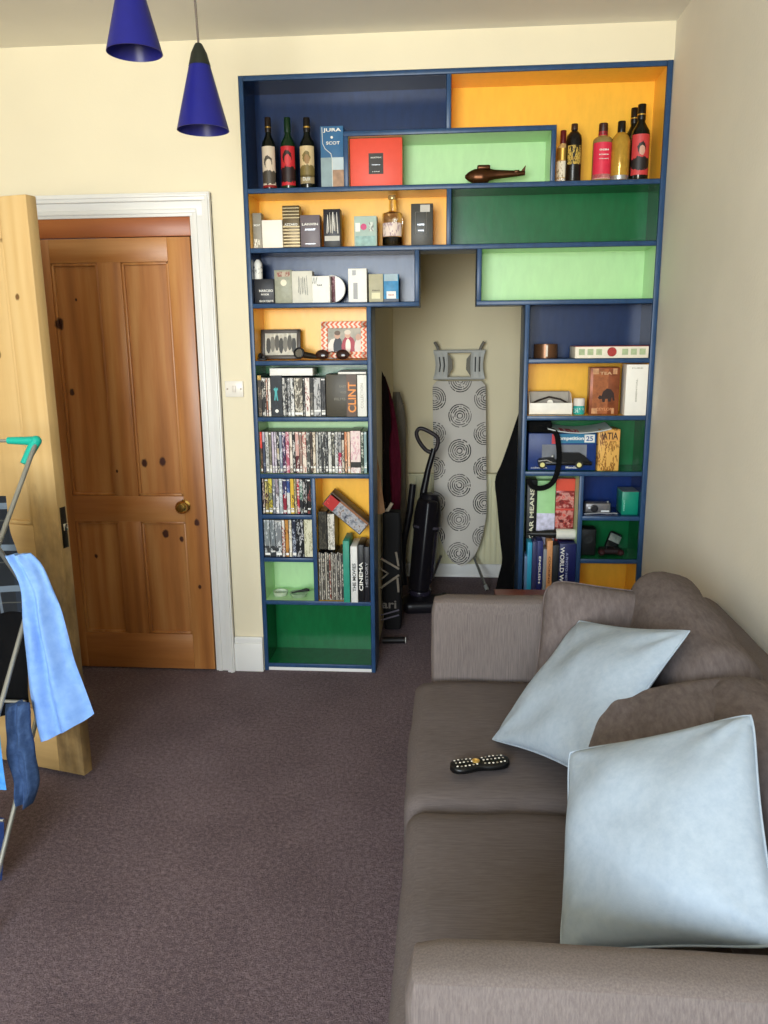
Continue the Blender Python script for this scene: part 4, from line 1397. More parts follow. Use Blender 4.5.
# green cell: toy car box, orange book, hat, plate-like magazine
o = carton('toy_car_box', 'blue window box holding a black vintage model car on the dark green shelf', 'toy box', 529, 597, 433.5, RC, plain('#15306c', .4, var=.1), .03, .095)
x0, x1, z0, z1, Y = ext(o)
W, H = x1 - x0, z1 - z0
patch(o, .20, .86, .18, .70, plain('#7d8088', .15, var=.2, scale=15), 'window')
patch(o, .36, .98, .74, .99, plain('#2c7396', .4), 'banner'); words_on(o, 'Competition', .60, .86, .42, .13, WHT); patch(o, .82, .97, .76, .97, plain('#d9d8d4', .4), 'number_panel'); words_on(o, '25', .895, .865, .1, .13, plain('#22508a', .4))
patch(o, .34, .42, .72, .98, plain('#c23a42', .4), 'red_badge')
words_on(o, 'collection', .16, .07, .24, .05, SILV); words_on(o, 'Mondiale', .66, .08, .2, .06, WHT)
car = tag(MB().box(x0 + .14 * W, x0 + .93 * W, Y - .03, Y - .002, z0 + .16 * H, z0 + .26 * H, .004).build('model_car', plain('#0a0a0c', .3), loc=(x0 + .5 * W, Y - .015, z0 + .13 * H)), 'black vintage model car mounted on the front of the blue window box', 'model car')
MB().prism([(x0 + u * W, z0 + v * H) for u, v in ((.40, .26), (.44, .44), (.50, .50), (.74, .50), (.82, .42), (.90, .26))], Y - .027, Y - .004).build('cabin', plain('#0b0b0d', .3), car)
MB().prism([(x0 + u * W, z0 + v * H) for u, v in ((.13, .26), (.16, .34), (.36, .38), (.42, .26))], Y - .027, Y - .004).build('bonnet', plain('#0b0b0d', .3), car)
for uu in (.20, .74):
    Mw = Matrix.Translation((x0 + uu * W, Y - .026, z0 + .18 * H)) @ Matrix.Rotation(PI / 2, 4, 'X')
    wh = MB().lathe([(0, 0), (.0165, 0), (.0165, .008), (0, .008)], M=Mw, seg=24, cap=False).build('wheel', INK, car)
    MB().lathe([(0, .008), (.010, .008), (.009, .0105), (0, .011)], M=Mw, seg=20, cap=False).build('hubcap', plain('#d8d08a', .3), wh)
MB().tube([(x0 + .14 * W, Y - .029, z0 + .27 * H), (x0 + .26 * W, Y - .031, z0 + .30 * H), (x0 + .34 * W, Y - .029, z0 + .24 * H)], .004, 8).build('chrome_fender', plain('#c9ccd0', .15, .9), car)
MB().ball((x0 + .345 * W, Y - .03, z0 + .41 * H), .006).build('headlamp', plain('#d9d9d6', .15, .6), car)
o = carton('book', 'fat yellowed paperback with dark lettering right of the toy car box', 'book', 598.5, 620, 429.5, RC, printed('#dba95a', '#8a5a2a', .9, .48), .02, .11, rz=.05)
patch(o, .0, 1, .72, .97, plain('#d39a4e', .5), 'title_panel'); words_on(o, 'PATIA', .5, .845, .85, .17, plain('#3d2414', .5))
c = at(543, 437, -.01)
# dark felt hat over the corner, with its strap
zh = at(540, 443, .0).z
# black bag hanging at the left corner with a dangling strap
bag = thing('camera_bag', 'black camera case perched on the toy car box, its strap hanging over the shelf edge', 'camera bag', (at(538, 440, .04).x, .05, BOX[o.name][2] + .19))
x0, x1 = at(528, 440, .03).x, at(552, 440, .03).x
zb_ = at(540, 433.2, .03).z + .0005
zt_ = min(1.141, at(540, 421, .03).z)
m = soft_slab((x1 - x0) / 2, .045, (zt_ - zb_) / 2, .012, (8, 6, 4))
m.xform(Matrix.Translation(((x0 + x1) / 2, .075, (zb_ + zt_) / 2)))
M_blk = plain('#0c0c0d', .9, var=.15, **{'Specular IOR Level': .1})
m.build('case', M_blk, bag)
def strap(pts, w=.02, th=.003, name='strap', parent=None, mat=None):
    """flat webbing band along points"""
    m = MB(); P = [Vector(p) for p in pts]; rows = []
    for i, p in enumerate(P):
        t_ = (P[min(i + 1, len(P) - 1)] - P[max(i - 1, 0)]).normalized()
        n_ = Vector((0, 1, 0)); s_ = t_.cross(n_).normalized()
        rows.append([m.bm.verts.new(p + s_ * w / 2 * a + n_ * th / 2 * b) for a, b in ((-1, -1), (1, -1), (1, 1), (-1, 1))])
    for A, B in zip(rows, rows[1:]):
        for k in range(4):
            m.bm.faces.new((A[k], A[(k + 1) % 4], B[(k + 1) % 4], B[k]))
    m.bm.faces.new(list(reversed(rows[0]))); m.bm.faces.new(rows[-1])
    return m.build(name, mat or M_blk, parent)
pp = [(543, 430), (555, 432), (558.5, 445), (559, 460), (557, 473), (552, 483), (543, 488), (533, 487), (528, 479)]
pts = [at(x, y, -.012) for x, y in pp]
pts[0] = at(*pp[0], .03); pts[1] = at(*pp[1], .0)
sm = []
for i in range(len(pts) - 1):
    for k in range(5):
        t_ = k / 5
        p0, p1, p2, p3 = pts[max(i - 1, 0)], pts[i], pts[i + 1], pts[min(i + 2, len(pts) - 1)]
        sm.append(.5 * (2 * p1 + (p2 - p0) * t_ + (2 * p0 - 5 * p1 + 4 * p2 - p3) * t_ ** 2 + (3 * p1 - p0 - 3 * p2 + p3) * t_ ** 3))
sm.append(pts[-1])
strap(sm, .022, .003, 'strap', bag)
# magazine sagging over the box tops
c0, c1 = at(548, 424, .0), at(612, 424, .0)
zz = at(580, 433.2, .03).z
def mag(u, v):
    return Vector((lerp(c0.x, c1.x, u), lerp(.0, .15, v), zz + .006 + .018 * (2 * u - 1) ** 2 + .010 * v))
m = MB(); A = m.grid(17, 5, mag); B = m.grid(17, 5, lambda u, v: mag(u, v) - Vector((0, 0, .004)))
for i in range(16):
    m.bm.faces.new((A[0][i], A[0][i + 1], B[0][i + 1], B[0][i]))
    m.bm.faces.new((A[-1][i], A[-1][i + 1], B[-1][i + 1], B[-1][i]))
for j in range(4):
    m.bm.faces.new((A[j][0], A[j + 1][0], B[j + 1][0], B[j][0])); m.bm.faces.new((A[j][-1], A[j + 1][-1], B[j + 1][-1], B[j][-1]))
o = tag(m.build('magazine', plain('#b6bcbc', .3, var=.1, scale=20), loc=((c0.x + c1.x) / 2, .07, zz)), 'grey magazine sagging across the toy car box and the yellowed paperback', 'magazine')
x0 = lerp(c0.x, c1.x, .22); x1 = lerp(c0.x, c1.x, .46)
m = MB(); m.grid(8, 2, lambda u, v: mag(lerp(.2, .5, u), lerp(.02, .5, v)) + Vector((0, 0, .0008))); m.build('red_cover_picture', printed('#a5304a', '#d8c0c0', .5, .5), o, smooth=0)

# lower left column: three tall things at the back, the row of books in front, lint roller across their tops
def tall(name, label, cat, p0, p1, pt, mat, Y, depth, lean=0):
    x0, x1, zt = span(p0, p1, pt, RF, Y)
    return carton(name, label, cat, p0, p1, pt, RF, mat, Y, depth)
o = carton('book', 'tall black book with white upright lettering against the post of the right unit', 'book', 527.5, 537.5, 480, RF, plain('#141416', .4), .088, .09)
words_on(o, 'CAR MEANS', .52, .72, .42, .42, plain('#d6d2b8', .5), rot90=True)
o = carton('gift_bag', 'pale green and white paper bag standing behind the books, left of the red packet', 'paper bag', 537.8, 556, 481, RF, plain('#9ccb8e', .5, var=.06), .10, .05)
patch(o, 0, 1, 0, .73, plain('#c9c6dc', .4, var=.25, scale=50), 'silvery_lower_half')
o = carton('sweet_packet', 'red patterned sweet packet with a bright red top, behind the lint roller', 'packet', 556.6, 575.5, 478.5, RF, plain('#8e2c28', .3, var=.3, scale=40), .10, .05)
patch(o, 0, 1, .90, .995, plain('#d8503c', .35), 'red_header'); 
def swirl():
    s = Nodes('packet_pattern')
    f = s.noise(s.coord(), 48, 3, .6)
    return s.set(s.ramp(f, [(.32, '#3c1a1c'), (.46, '#9c2a28'), (.56, '#c9938a'), (.66, '#d03c2e'), (.75, '#e6d0c0')]), .3)
patch(o, 0, .96, .55, .885, swirl(), 'picture_panel'); patch(o, 0, 1, .74, .755, plain('#c94a40', .4), 'red_line')
bks = [
    (524.8, 527.6, 556, '#5f7aa0', None, 'slim pale blue booklet, leftmost in the bottom row behind the sofa'),
    (527.8, 532.4, 542.5, '#2a93b8', None, 'bright turquoise book second in the bottom row behind the sofa'),
    (532.8, 537.4, 541.5, '#33345c', None, 'dark violet-blue book right of the turquoise one'),
    (537.6, 543.4, 541, '#232a63', 'ENGLISH', 'navy book with white lettering right of the violet-blue one'),
    (543.6, 547.2, 549.5, '#8d8f92', None, 'short grey book left of the tan book'),
    (547.4, 553, 541, '#cf9160', 'COOKING', 'tan-orange book with brown lettering in the bottom row'),
    (553.2, 559.6, 545.5, '#26282c', None, 'black book between the tan book and the wide blue book'),
]
for (p0, p1, pt, c, tx, lab) in bks:
    o = carton('book', lab, 'book', p0, p1, pt, RF, plain(c, .45, var=.08), .004, .078, 'books in the bottom row of the right unit')
    if tx:
        words_on(o, tx, .5, .55, .35, .42, WHT if c == '#232a63' else plain('#6a3c20', .5), rot90='down')
o = carton('book', 'wide navy book with large white lettering at the right of the bottom row', 'book', 560, 579.2, 544, RF, plain('#171d52', .4, var=.08), -.003, .085, z1=None)
words_on(o, 'WORLD WAR II', .17, .56, .25, .78, WHT, rot90='down'); words_on(o, 'A PHOTO HISTORY', .46, .56, .14, .6, plain('#9aa0c4', .5), rot90='down')
# lint roller
zr = at(560, 541, .03).z
a, b = at(556.5, 534, .03), at(577, 535, .03)
rr = .0225
zc = zr + rr + .004
lr = thing('lint_roller', 'white lint roller with a black handle lying across the tops of the books', 'lint roller', ((a.x + b.x) / 2, .05, zr))
Mr = lambda x: Matrix.Translation((x, .05, zc)) @ Matrix.Rotation(PI / 2, 4, 'Y')
MB().lathe([(.012, 0), (rr, 0), (rr, b.x - a.x - .006), (.012, b.x - a.x - .006)], M=Mr(a.x), seg=28).build('paper_roll', plain('#d9d6cc', .6, var=.03), lr)
h0 = at(527, 535, .03).x
MB().lathe([(.003, 0), (.011, .02), (.012, .05), (.017, .085), (.019, a.x - max(.3245, h0) - .001), (.010, a.x - max(.3245, h0))], M=Mr(max(.3245, h0)), seg=20).build('handle', plain('#1a1818', .4), lr)

# right column: upper blue cell and green cell odds and ends
c = at(600, 510, .06)
o = thing('silver_camera', 'small silver compact camera lying in the small blue cell', 'camera', (c.x - .008, .08, RD))
x0, x1 = at(585, 508, .05).x, at(611, 508, .05).x
zt_ = at(598, 503, .05).z
MB().box(x0, x1, .05, .1, RD, zt_, .008, seg=3).build('body', plain('#777577', .35, .6, .15), o)
Ml = Matrix.Translation((lerp(x0, x1, .35), .052, lerp(RD, zt_, .5))) @ Matrix.Rotation(PI / 2, 4, 'X')
MB().lathe([(.016, 0), (.016, .012), (.012, .014), (.011, .010), (0, .010)], M=Ml, seg=24, cap=False).build('lens', plain('#3a3a3e', .2, .4), o)
MB().box(lerp(x0, x1, .12), lerp(x0, x1, .3), .0485, .052, RD + .02, RD + .028).build('flash', plain('#d9dcde', .2), o)
MB().box(lerp(x0, x1, .62), lerp(x0, x1, .94), .047, .052, RD + .006, RD + .014, .002).build('grip', plain('#cfd2d4', .3), o)
MB().lathe([(.005, 0), (.005, .005), (0, .006)], c=(lerp(x0, x1, .9), .07, zt_), seg=14).build('shutter_button', SILV, o)
cbl = [(584, 514), (592, 517), (600, 514), (607, 516), (613, 512), (617, 509), (615, 503), (611, 505)]
tag(MB().tube([at(x, y, .035) for x, y in cbl[:1]] + [Vector((at(x, y, .04).x, .03 + .01 * (k % 2), RD + .004)) for k, (x, y) in enumerate(cbl[1:])], .003, 8).build('cable', plain('#8a8c90', .4), loc=(c.x, .04, RD)), 'loop of grey cable lying in front of the silver camera', 'cable')
o = carton('green_box', 'teal green box standing at the right of the small blue cell', 'box', 622.5, 639, 492, RD, plain('#0f8168', .35, var=.06), .03, .11)
words_on(o, 'MINT', .14, .42, .08, .5, plain('#8fd0ba', .5), rot90=True)
x0, x1, z0, z1, Y = ext(o)
MB().box(x0, x1, Y, Y + .11, z1, z1 + .001).build('grey_lid', plain('#6f7a78', .4), o)
# green cell: black speaker + gadgets
o = thing('small_speaker', 'black box-shaped gadget standing left in the small dark green cell', 'speaker', (at(587, 545, .06).x, .09, RE))
x0, x1 = .5675, at(596, 545, .05).x
MB().box(x0, x1, .05, .12, RE, at(590, 529, .05).z, .006, seg=3).build('cabinet', plain('#101212', .5), o)
Ms = Matrix.Translation(((x0 + x1) / 2, .05, RE + .075)) @ Matrix.Rotation(PI / 2, 4, 'X')
MB().lathe([(.02, 0), (.02, .002), (.014, .001), (.004, -.003 + .004), (0, .002)], M=Ms, seg=24).build('cone', plain('#1d1f1f', .6), o)
c = at(611, 555, .05)
o = thing('game_controller', 'black and dark red game controller in the small dark green cell', 'game controller', (c.x, .07, RE))
m = soft_slab(.048, .028, .013, .011, (10, 8, 4))
m.xform(Matrix.Translation((c.x, .075, RE + .018))); m.build('body', plain('#25191b', .4), o)
for sx in (-1, 1):
    m = MB().ball((c.x + sx * .04, .055, RE + .015), .016, (1, 1.5, .9)); m.build('grip', plain('#3a1d20', .4), o)
    MB().lathe([(.006, 0), (.004, .006), (.008, .009), (0, .011)], c=(c.x + sx * .018, .068, RE + .029), seg=14).build('thumbstick', INK, o)
c = at(616, 546, .05)
o = thing('headset', 'silver and black earphone case leaning on the game controller', 'case', (c.x, .11, RE))
Mh = Matrix.Translation((c.x, .12, RE + .048)) @ Matrix.Rotation(R_(25), 4, 'Y') @ Matrix.Rotation(R_(-25), 4, 'X')
m = soft_slab(.028, .012, .042, .008, (8, 4, 8)); m.xform(Mh); m.build('shell', plain('#16181a', .2), o)
m = soft_slab(.026, .004, .018, .003, (8, 3, 6)); m.xform(Mh @ Matrix.Translation((0, -.0125, .012))); m.build('silver_panel', plain('#aebab6', .2, .7, .3, 70), o)

# ------------------------------------------------------------------ the recess: ironing board, vacuum cleaner, coats, bag
def board_pt(u, v, off=0.0):
    """u across (-1..1), v up the board (0 nose .. 1 top); the board leans back against the radiator"""
    z = lerp(.125, 1.225, v)
    y = lerp(1.30, 1.395, v)
    if v < .30:
        w = .147 * math.sqrt(max(0, 1 - ((.30 - v) / .30) ** 2.2)) * .55 + .147 * .45 * (v / .30) ** .55
    else:
        w = .147
    w *= 1.06
    if v > .965:
        w *= 1 - .16 * ((v - .965) / .035) ** 2
    xc = lerp(.078, .055, v)
    return Vector((xc + u * w, y + off, z))


def circles_cloth():
    s = Nodes('grey_cover_with_ring_motifs')
    tc = s.n('ShaderNodeTexCoord'); sp = s.n('ShaderNodeSeparateXYZ')
    s.l(tc.outputs['Object'], sp.inputs[0])
    X, Z = sp.outputs[0], sp.outputs[2]
    wob = s.noise(s.coord(), 26, 2)
    def lattice(ox, oz, px, pz, scale):
        dx = s.math('SUBTRACT', s.math('PINGPONG', s.math('SUBTRACT', X, ox), px / 2), 0)
        dz = s.math('SUBTRACT', s.math('PINGPONG', s.math('SUBTRACT', Z, oz), pz / 2), 0)
        d = s.math('SQRT', s.math('ADD', s.math('MULTIPLY', dx, dx), s.math('MULTIPLY', dz, dz)))
        d = s.math('ADD', d, s.math('MULTIPLY', s.math('SUBTRACT', wob, .5), .007))
        ring = s.math('GREATER_THAN', s.math('SINE', s.math('MULTIPLY', d, 2 * PI / .0125)), .1)
        inside = s.math('LESS_THAN', d, scale)
        core = s.math('GREATER_THAN', d, .008)
        return s.math('MULTIPLY', s.math('MULTIPLY', ring, inside), core)
    brk = s.math('GREATER_THAN', s.noise(s.coord(), 60, 2), .40)
    a = s.math('MULTIPLY', lattice(-.008, .205, .30, .205, .074), brk)
    b = s.math('MULTIPLY', lattice(.142, .10, .30, .205, .068), brk)
    shade = s.noise(s.coord((2, .1, 4)), 2.2, 0)
    dark = s.ramp(shade, [(.45, '#1d1b1c'), (.58, '#6f6a66')])
    c = s.mix(s.math('MAXIMUM', a, b), '#cdc7be', dark)
    return s.set(c, .85)


ib = thing('ironing_board', 'upright ironing board with a grey cover of ringed circles, leaning in the recess', 'ironing board', (.07, 1.34, 0))
m = MB()
A = m.grid(15, 46, lambda u, v: board_pt(2 * u - 1, v, -.012 + .012 * abs(2 * u - 1) ** 6))
B = m.grid(15, 46, lambda u, v: board_pt(2 * u - 1, v, .012))
for j in range(45):
    m.bm.faces.new((A[j][0], A[j + 1][0], B[j + 1][0], B[j][0])); m.bm.faces.new((A[j][-1], A[j + 1][-1], B[j + 1][-1], B[j][-1]))
for i in range(14):
    m.bm.faces.new((A[0][i], A[0][i + 1], B[0][i + 1], B[0][i])); m.bm.faces.new((A[-1][i], A[-1][i + 1], B[-1][i + 1], B[-1][i]))
cov = m.build('cover', circles_cloth(), ib, smooth=50)
# iron rest
M_rest = plain('#b4b4ae', .45, 0, .04)
def rest_pt(u, v, off=0):
    z = lerp(1.240, 1.395, v); y = lerp(1.395, 1.408, v)
    w = .150 - .012 * math.sin(PI * v)
    return Vector((.055 + u * w, y + off, z))
for (ua, ub) in ((-1, -.47), (.47, 1)):
    m = MB()
    A = m.grid(9, 15, lambda u, v: rest_pt(lerp(ua, ub, u), v, -.010 - .003 * math.cos(2 * PI * u * 2.0) * (0.1 < v < .9)))
    B = m.grid(9, 15, lambda u, v: rest_pt(lerp(ua, ub, u), v, .004))
    for j in range(14):
        m.bm.faces.new((A[j][0], A[j + 1][0], B[j + 1][0], B[j][0])); m.bm.faces.new((A[j][-1], A[j + 1][-1], B[j + 1][-1], B[j][-1]))
    for i in range(8):
        m.bm.faces.new((A[0][i], A[0][i + 1], B[0][i + 1], B[0][i])); m.bm.faces.new((A[-1][i], A[-1][i + 1], B[-1][i + 1], B[-1][i]))
    r = m.build('iron_rest_plate', M_rest, ib)
    s_ = -1 if ua < 0 else 1
    for k in (.35, .68):
        u_ = lerp(ua, ub, k)
        MB().tube([rest_pt(u_, .25, -.0125), rest_pt(u_ + .02, .5, -.0135), rest_pt(u_, .8, -.0125)], .004, 8).build('slot', plain('#4a4a48', .6), r)
MB().tube([rest_pt(-1, 1, 0), rest_pt(1, 1, 0)], .010, 10).build('rest_top_rail', M_rest, ib)
MB().tube([rest_pt(-1.0, 0.01, 0), rest_pt(1.0, 0.01, 0)], .009, 10).build('rest_bottom_rail', M_rest, ib)
for sx in (-1, 1):
    p = [rest_pt(sx * .47, .94, 0), rest_pt(sx * .30, .72, 0), rest_pt(sx * .28, .34, 0), rest_pt(sx * .46, .06, 0)]
    m = MB().prism([(q.x, q.z) for q in p], 1.397, 1.401); m.build('hinge_plate', plain('#5a564c', .5, .3), ib)
    a = rest_pt(sx * .78, .95, .01)
    MB().tube([a, a + Vector((sx * .012, 0, .035)), a + Vector((sx * .028, -.004, .062))], .009, 10).build('foot_cap', plain('#77736a', .5), ib)
M_chrome = plain('#b5b7b8', .25, .85, .05)
for (x0, x1, y1) in ((-.045, -.099, 1.405), (.155, .231, 1.188)):
    lg = MB().tube([(x0, 1.335, .175), (x1, y1, .012)], .0085, 10).build('leg', M_chrome, ib)
    d_ = (Vector((x1, y1, .012)) - Vector((x0, 1.335, .175))).normalized()
    MB().tube([Vector((x1, y1, .014)) - d_ * .03, Vector((x1, y1, .014))], .012, 10).build('rubber_foot', plain('#8d8f8c', .5), lg)

# vacuum cleaner
def smooth_loop(P, n=5):
    o = []
    N_ = len(P)
    for i in range(N_):
        p0, p1, p2, p3 = P[i - 1], P[i], P[(i + 1) % N_], P[(i + 2) % N_]
        for k in range(n):
            t_ = k / n
            o.append(.5 * (2 * p1 + (p2 - p0) * t_ + (2 * p0 - 5 * p1 + 4 * p2 - p3) * t_ ** 2 + (3 * p1 - p0 - 3 * p2 + p3) * t_ ** 3))
    return o
vc = thing('vacuum_cleaner', 'black upright vacuum cleaner with a loop handle standing beside the ironing board', 'vacuum cleaner', (-.13, .95, 0))
M_vac = plain('#17151a', .35, .0, .1)
M_vac2 = plain('#2b2733', .18, .1, .1)
def V(px, py, Y=.95):
    return at(px, py, Y)
# loop handle
lp = [(433, 452), (426, 450), (419, 441), (416.5, 433), (420, 428.5), (427, 430.5), (436, 436), (438, 440), (437, 447)]
pts = smooth_loop([V(x, y, 1.05) for x, y in lp])
m = MB().tube(pts, .0115, 10, closed=True); m.build('loop_handle', plain('#2a2328', .35), vc)
MB().tube([V(434, 449, 1.05), V(428, 470, 1.04), V(424, 490, 1.03), V(420, 520, 1.01)], .013, 12, rads=[.016, .017, .020, .022]).build('shaft', M_vac, vc)
MB().tube([V(413, 484, 1.03), V(410, 510, 1.02), V(404, 540, 1.0), V(402, 560, 1.0), V(404, 585, .97)], .020, 10).build('hose', M_vac, vc)
# spine of the body and the bin
ax0, ax1 = V(420, 590, .93), V(430, 494, .98)
d_ = (ax1 - ax0)
Mv = Matrix.Translation(ax0) @ d_.to_track_quat('Z', 'Y').to_matrix().to_4x4()
Lv = d_.length
m = MB().box(-.075, .03, -.01, .075, .0, Lv * .95, .02, M=Mv, seg=3)
m.build('back_housing', M_vac, vc)
MB().lathe([(.045, .03), (.062, .05), (.068, .09), (.070, Lv * .62), (.062, Lv * .64)], M=Mv, seg=28).build('dust_bin', M_vac2, vc)
MB().lathe([(.073, Lv * .63), (.077, Lv * .66), (.075, Lv * .80), (.066, Lv * .92), (.045, Lv * 1.0), (0, Lv * 1.02)], M=Mv, seg=28).build('cyclone_cap', M_vac, vc)
MB().lathe([(.0775, Lv * .655), (.079, Lv * .665), (.0775, Lv * .68)], M=Mv, seg=28, cap=False).build('trim_ring', plain('#6d6876', .2, .6), vc)
MB().tube([Mv @ Vector((.05, -.05, Lv * .97)), Mv @ Vector((.085, -.06, Lv * .9)), Mv @ Vector((.10, -.05, Lv * .6)), Mv @ Vector((.08, -.04, Lv * .4))], .012, 10).build('carry_handle', M_vac, vc)
MB().ball(Mv @ Vector((0, 0, -.01)), .06, (1.1, 1, .8)).build('motor_ball', plain('#26222e', .25), vc)
b = atz(425, 604, .05)
m = soft_slab(.135, .085, .034, .025, (12, 10, 4))
m.xform(Matrix.Translation((-.115, .86, .036)) @ Matrix.Rotation(.15, 4, 'Z')); m.build('floor_head', M_vac, vc)
for sx in (-1, 1):
    Mw = Matrix.Translation((-.11 + sx * .09, .93, .04)) @ Matrix.Rotation(PI / 2, 4, 'Y')
    MB().lathe([(.0, -.012), (.034, -.012), (.038, -.006), (.038, .006), (.034, .012), (0, .012)], M=Mw, seg=24, cap=False).build('wheel', plain('#1c1a1e', .5), vc)

# garments as closed, folded cloth bodies
def garment(outline_l, outline_r, Y, folds=5, amp=.012, depth=.05, nu=26, nv=30, seed=0, yfun=None):
    """outline_l / outline_r: lists of (x, z) from the top down; the body bulges and falls in vertical folds"""
    def ev(pl, v):
        n = len(pl) - 1
        i = min(n - 1, int(v * n)); t_ = v * n - i
        p0, p1, p2, p3 = [Vector(pl[max(0, min(n, k))]) for k in (i - 1, i, i + 1, i + 2)]
        return .5 * (2 * p1 + (p2 - p0) * t_ + (2 * p0 - 5 * p1 + 4 * p2 - p3) * t_ ** 2 + (3 * p1 - p0 - 3 * p2 + p3) * t_ ** 3)
    m = MB()
    def side(sgn):
        def fn(u, v):
            a, b = ev(outline_l, v), ev(outline_r, v)
            p = a.lerp(b, u)
            env = max(0, math.sin(PI * u)) ** .6
            ph = folds * PI * u + seed + 1.4 * noise.noise(Vector((u * 2 + seed, v * 2.2, seed)))
            fo = math.sin(ph) * amp * (.35 + .65 * v)
            nn = noise.noise(Vector((u * 5 + seed, v * 6, seed + 3))) * amp * .7
            y = (yfun(u, v) if yfun else Y) + sgn * (depth / 2) * env * (.55 + .45 * v if v > .04 else .4) + (fo + nn) * env
            z = p[1] + .003 * math.sin(folds * PI * u) * (v > .99)
            return Vector((p[0], y, z))
        return fn
    A = m.grid(nu, nv, side(-1)); B = m.grid(nu, nv, side(1))
    for j in range(nv - 1):
        m.bm.faces.new((A[j][0], A[j + 1][0], B[j + 1][0], B[j][0])); m.bm.faces.new((A[j][-1], A[j + 1][-1], B[j + 1][-1], B[j][-1]))
    for i in range(nu - 1):
        m.bm.faces.new((A[0][i], A[0][i + 1], B[0][i + 1], B[0][i])); m.bm.faces.new((A[-1][i], A[-1][i + 1], B[-1][i + 1], B[-1][i]))
    bmesh.ops.remove_doubles(m.bm, verts=m.bm.verts[:], dist=.0004)
    return m
def px_outline(pl, Y):
    return [(p.x, p.z) for p in (at(x, y, Y) for x, y in pl)]
# coats on the left wall of the recess
M_maroon = fabric('maroon_wool', '#480f20', '#641a30', (60, 60, 20), .2)
M_dkcoat = fabric('black_brown_wool', '#120b0b', '#1e1312', (60, 60, 20), .2)
M_tan = fabric('tan_cloth', '#a8805f', '#bf9877', (60, 60, 20), .2)
M_greyj = fabric('grey_cloth', '#6d675c', '#837c70', (60, 60, 20), .2)
M_black = fabric('black_cloth', '#060607', '#0c0c0e', (60, 60, 20), .2)
Yc = .70
o = garment(px_outline([(370, 362), (370, 420), (371, 470), (373, 520), (375, 560)], Yc), px_outline([(376, 361), (387, 384), (391, 425), (389, 455), (394, 560)], Yc), Yc, 4, .012, .07, seed=1)
o = tag(o.build('coat', M_dkcoat, loc=(at(375, 364, Yc).x, Yc, at(375, 364, Yc).z)), 'dark brown-black coat hanging nearest the post on the left of the recess', 'coat', None)
Yd = .84
o = garment(px_outline([(378, 384), (378, 430), (378, 480), (379, 530), (380, 560)], Yd), px_outline([(385, 376), (393, 402), (399, 440), (401, 480), (398, 560)], Yd), Yd, 3, .010, .06, seed=4)
o = tag(o.build('coat', M_maroon, loc=(at(383, 382, Yd).x, Yd, at(383, 382, Yd).z)), 'maroon coat hanging behind the dark brown-black one in the recess', 'coat')
Yg = 1.2
o = garment(px_outline([(393, 392), (390, 430), (390, 480), (391, 530)], Yg), px_outline([(400, 392), (405.5, 418), (406, 470), (406, 530)], Yg), Yg, 2, .01, .08, seed=7)
o = tag(o.build('jacket', M_greyj, loc=(at(400, 392, Yg).x, Yg, at(400, 392, Yg).z)), 'plain grey jacket hanging on the wall hook beyond the maroon coat', 'jacket')
hp = at(403, 408, 1.25)
hk = thing('coat_hook', 'small dark double coat hook on the left wall of the recess', 'coat hook', (-.34, 1.25, hp.z - .02))
MB().box(-.34, -.334, 1.235, 1.265, hp.z - .03, hp.z + .03, .002).build('plate', INK, hk)
MB().tube([(-.336, 1.25, hp.z + .01), (hp.x - .02, 1.25, hp.z + .012), (hp.x, 1.25, hp.z + .03)], .006, 8).build('upper_prong', INK, hk)
MB().tube([(-.336, 1.25, hp.z - .015), (hp.x - .03, 1.25, hp.z - .022), (hp.x - .015, 1.25, hp.z - .005)], .006, 8).build('lower_prong', INK, hk)
Yt = .36
o = garment(px_outline([(371.5, 430), (371.5, 460), (371.5, 490), (371.5, 513)], Yt), px_outline([(373, 430), (377, 455), (381, 480), (385, 512)], Yt), Yt, 2, .006, .05, seed=2)
o = tag(o.build('scarf', M_tan, loc=(at(373, 430, Yt).x, Yt, at(373, 430, Yt).z)), 'tan scarf hanging just behind the left post above the black bag', 'scarf')
# shopping bag with pale crossing lines
bgx0, bgx1 = -.332, at(401, 570, .5).x
zb0, zb1 = .0, at(385, 514, .5).z
bg = thing('shopping_bag', 'black shopping bag with pale crossing lines and lettering leaning in the recess', 'bag', ((bgx0 + bgx1) / 2, .56, 0))
m = soft_slab((bgx1 - bgx0) / 2, .05, zb1 / 2, .02, (8, 12, 12), rough=.008, seed=3)
m.xform(Matrix.Translation(((bgx0 + bgx1) / 2, .555, zb1 / 2 + .009)))
m.build('body', plain('#0a090b', .7), bg)
M_line = plain('#8d8478', .6)
def on_bag(px, py):
    p = at(px, py, .492)
    return p
for seg in (((375, 555), (399, 569)), ((374, 565), (388, 573.5), (375, 584)), ((375, 592), (399, 575)), ((396, 552), (398.5, 566)), ((397.5, 578), (398.5, 592)), ((403, 568), (405, 590))):
    if seg[0][0] > 402:
        continue
    MB().tube([on_bag(*q) for q in seg], .006, 6).build('pale_line', M_line, bg)
p = on_bag(389, 604.5)
lettering(bg, 'ari', p.x, .4915, p.z, .075, .042, plain('#77706a', .6))
for (y0, y1) in ((616, 612), (621, 617)):
    MB().tube([on_bag(378, y0), on_bag(392, y1), on_bag(399, y1 - 2)], .004, 6).build('pale_line', plain('#6a6472', .5), bg)
MB().tube([at(372, 512, .5), at(380, 510, .5), at(388, 510, .5), at(392, 503, .5)], .009, 8).build('handle', plain('#b8ab98', .6), bg)
a = at(383, 506, .49)
MB().tube([a + Vector((q[0], 0, q[1])) for q in ((-.012, .018), (.012, .018), (.012, -.018), (-.012, -.018))], .003, 6, closed=True).build('buckle', INK, bg)
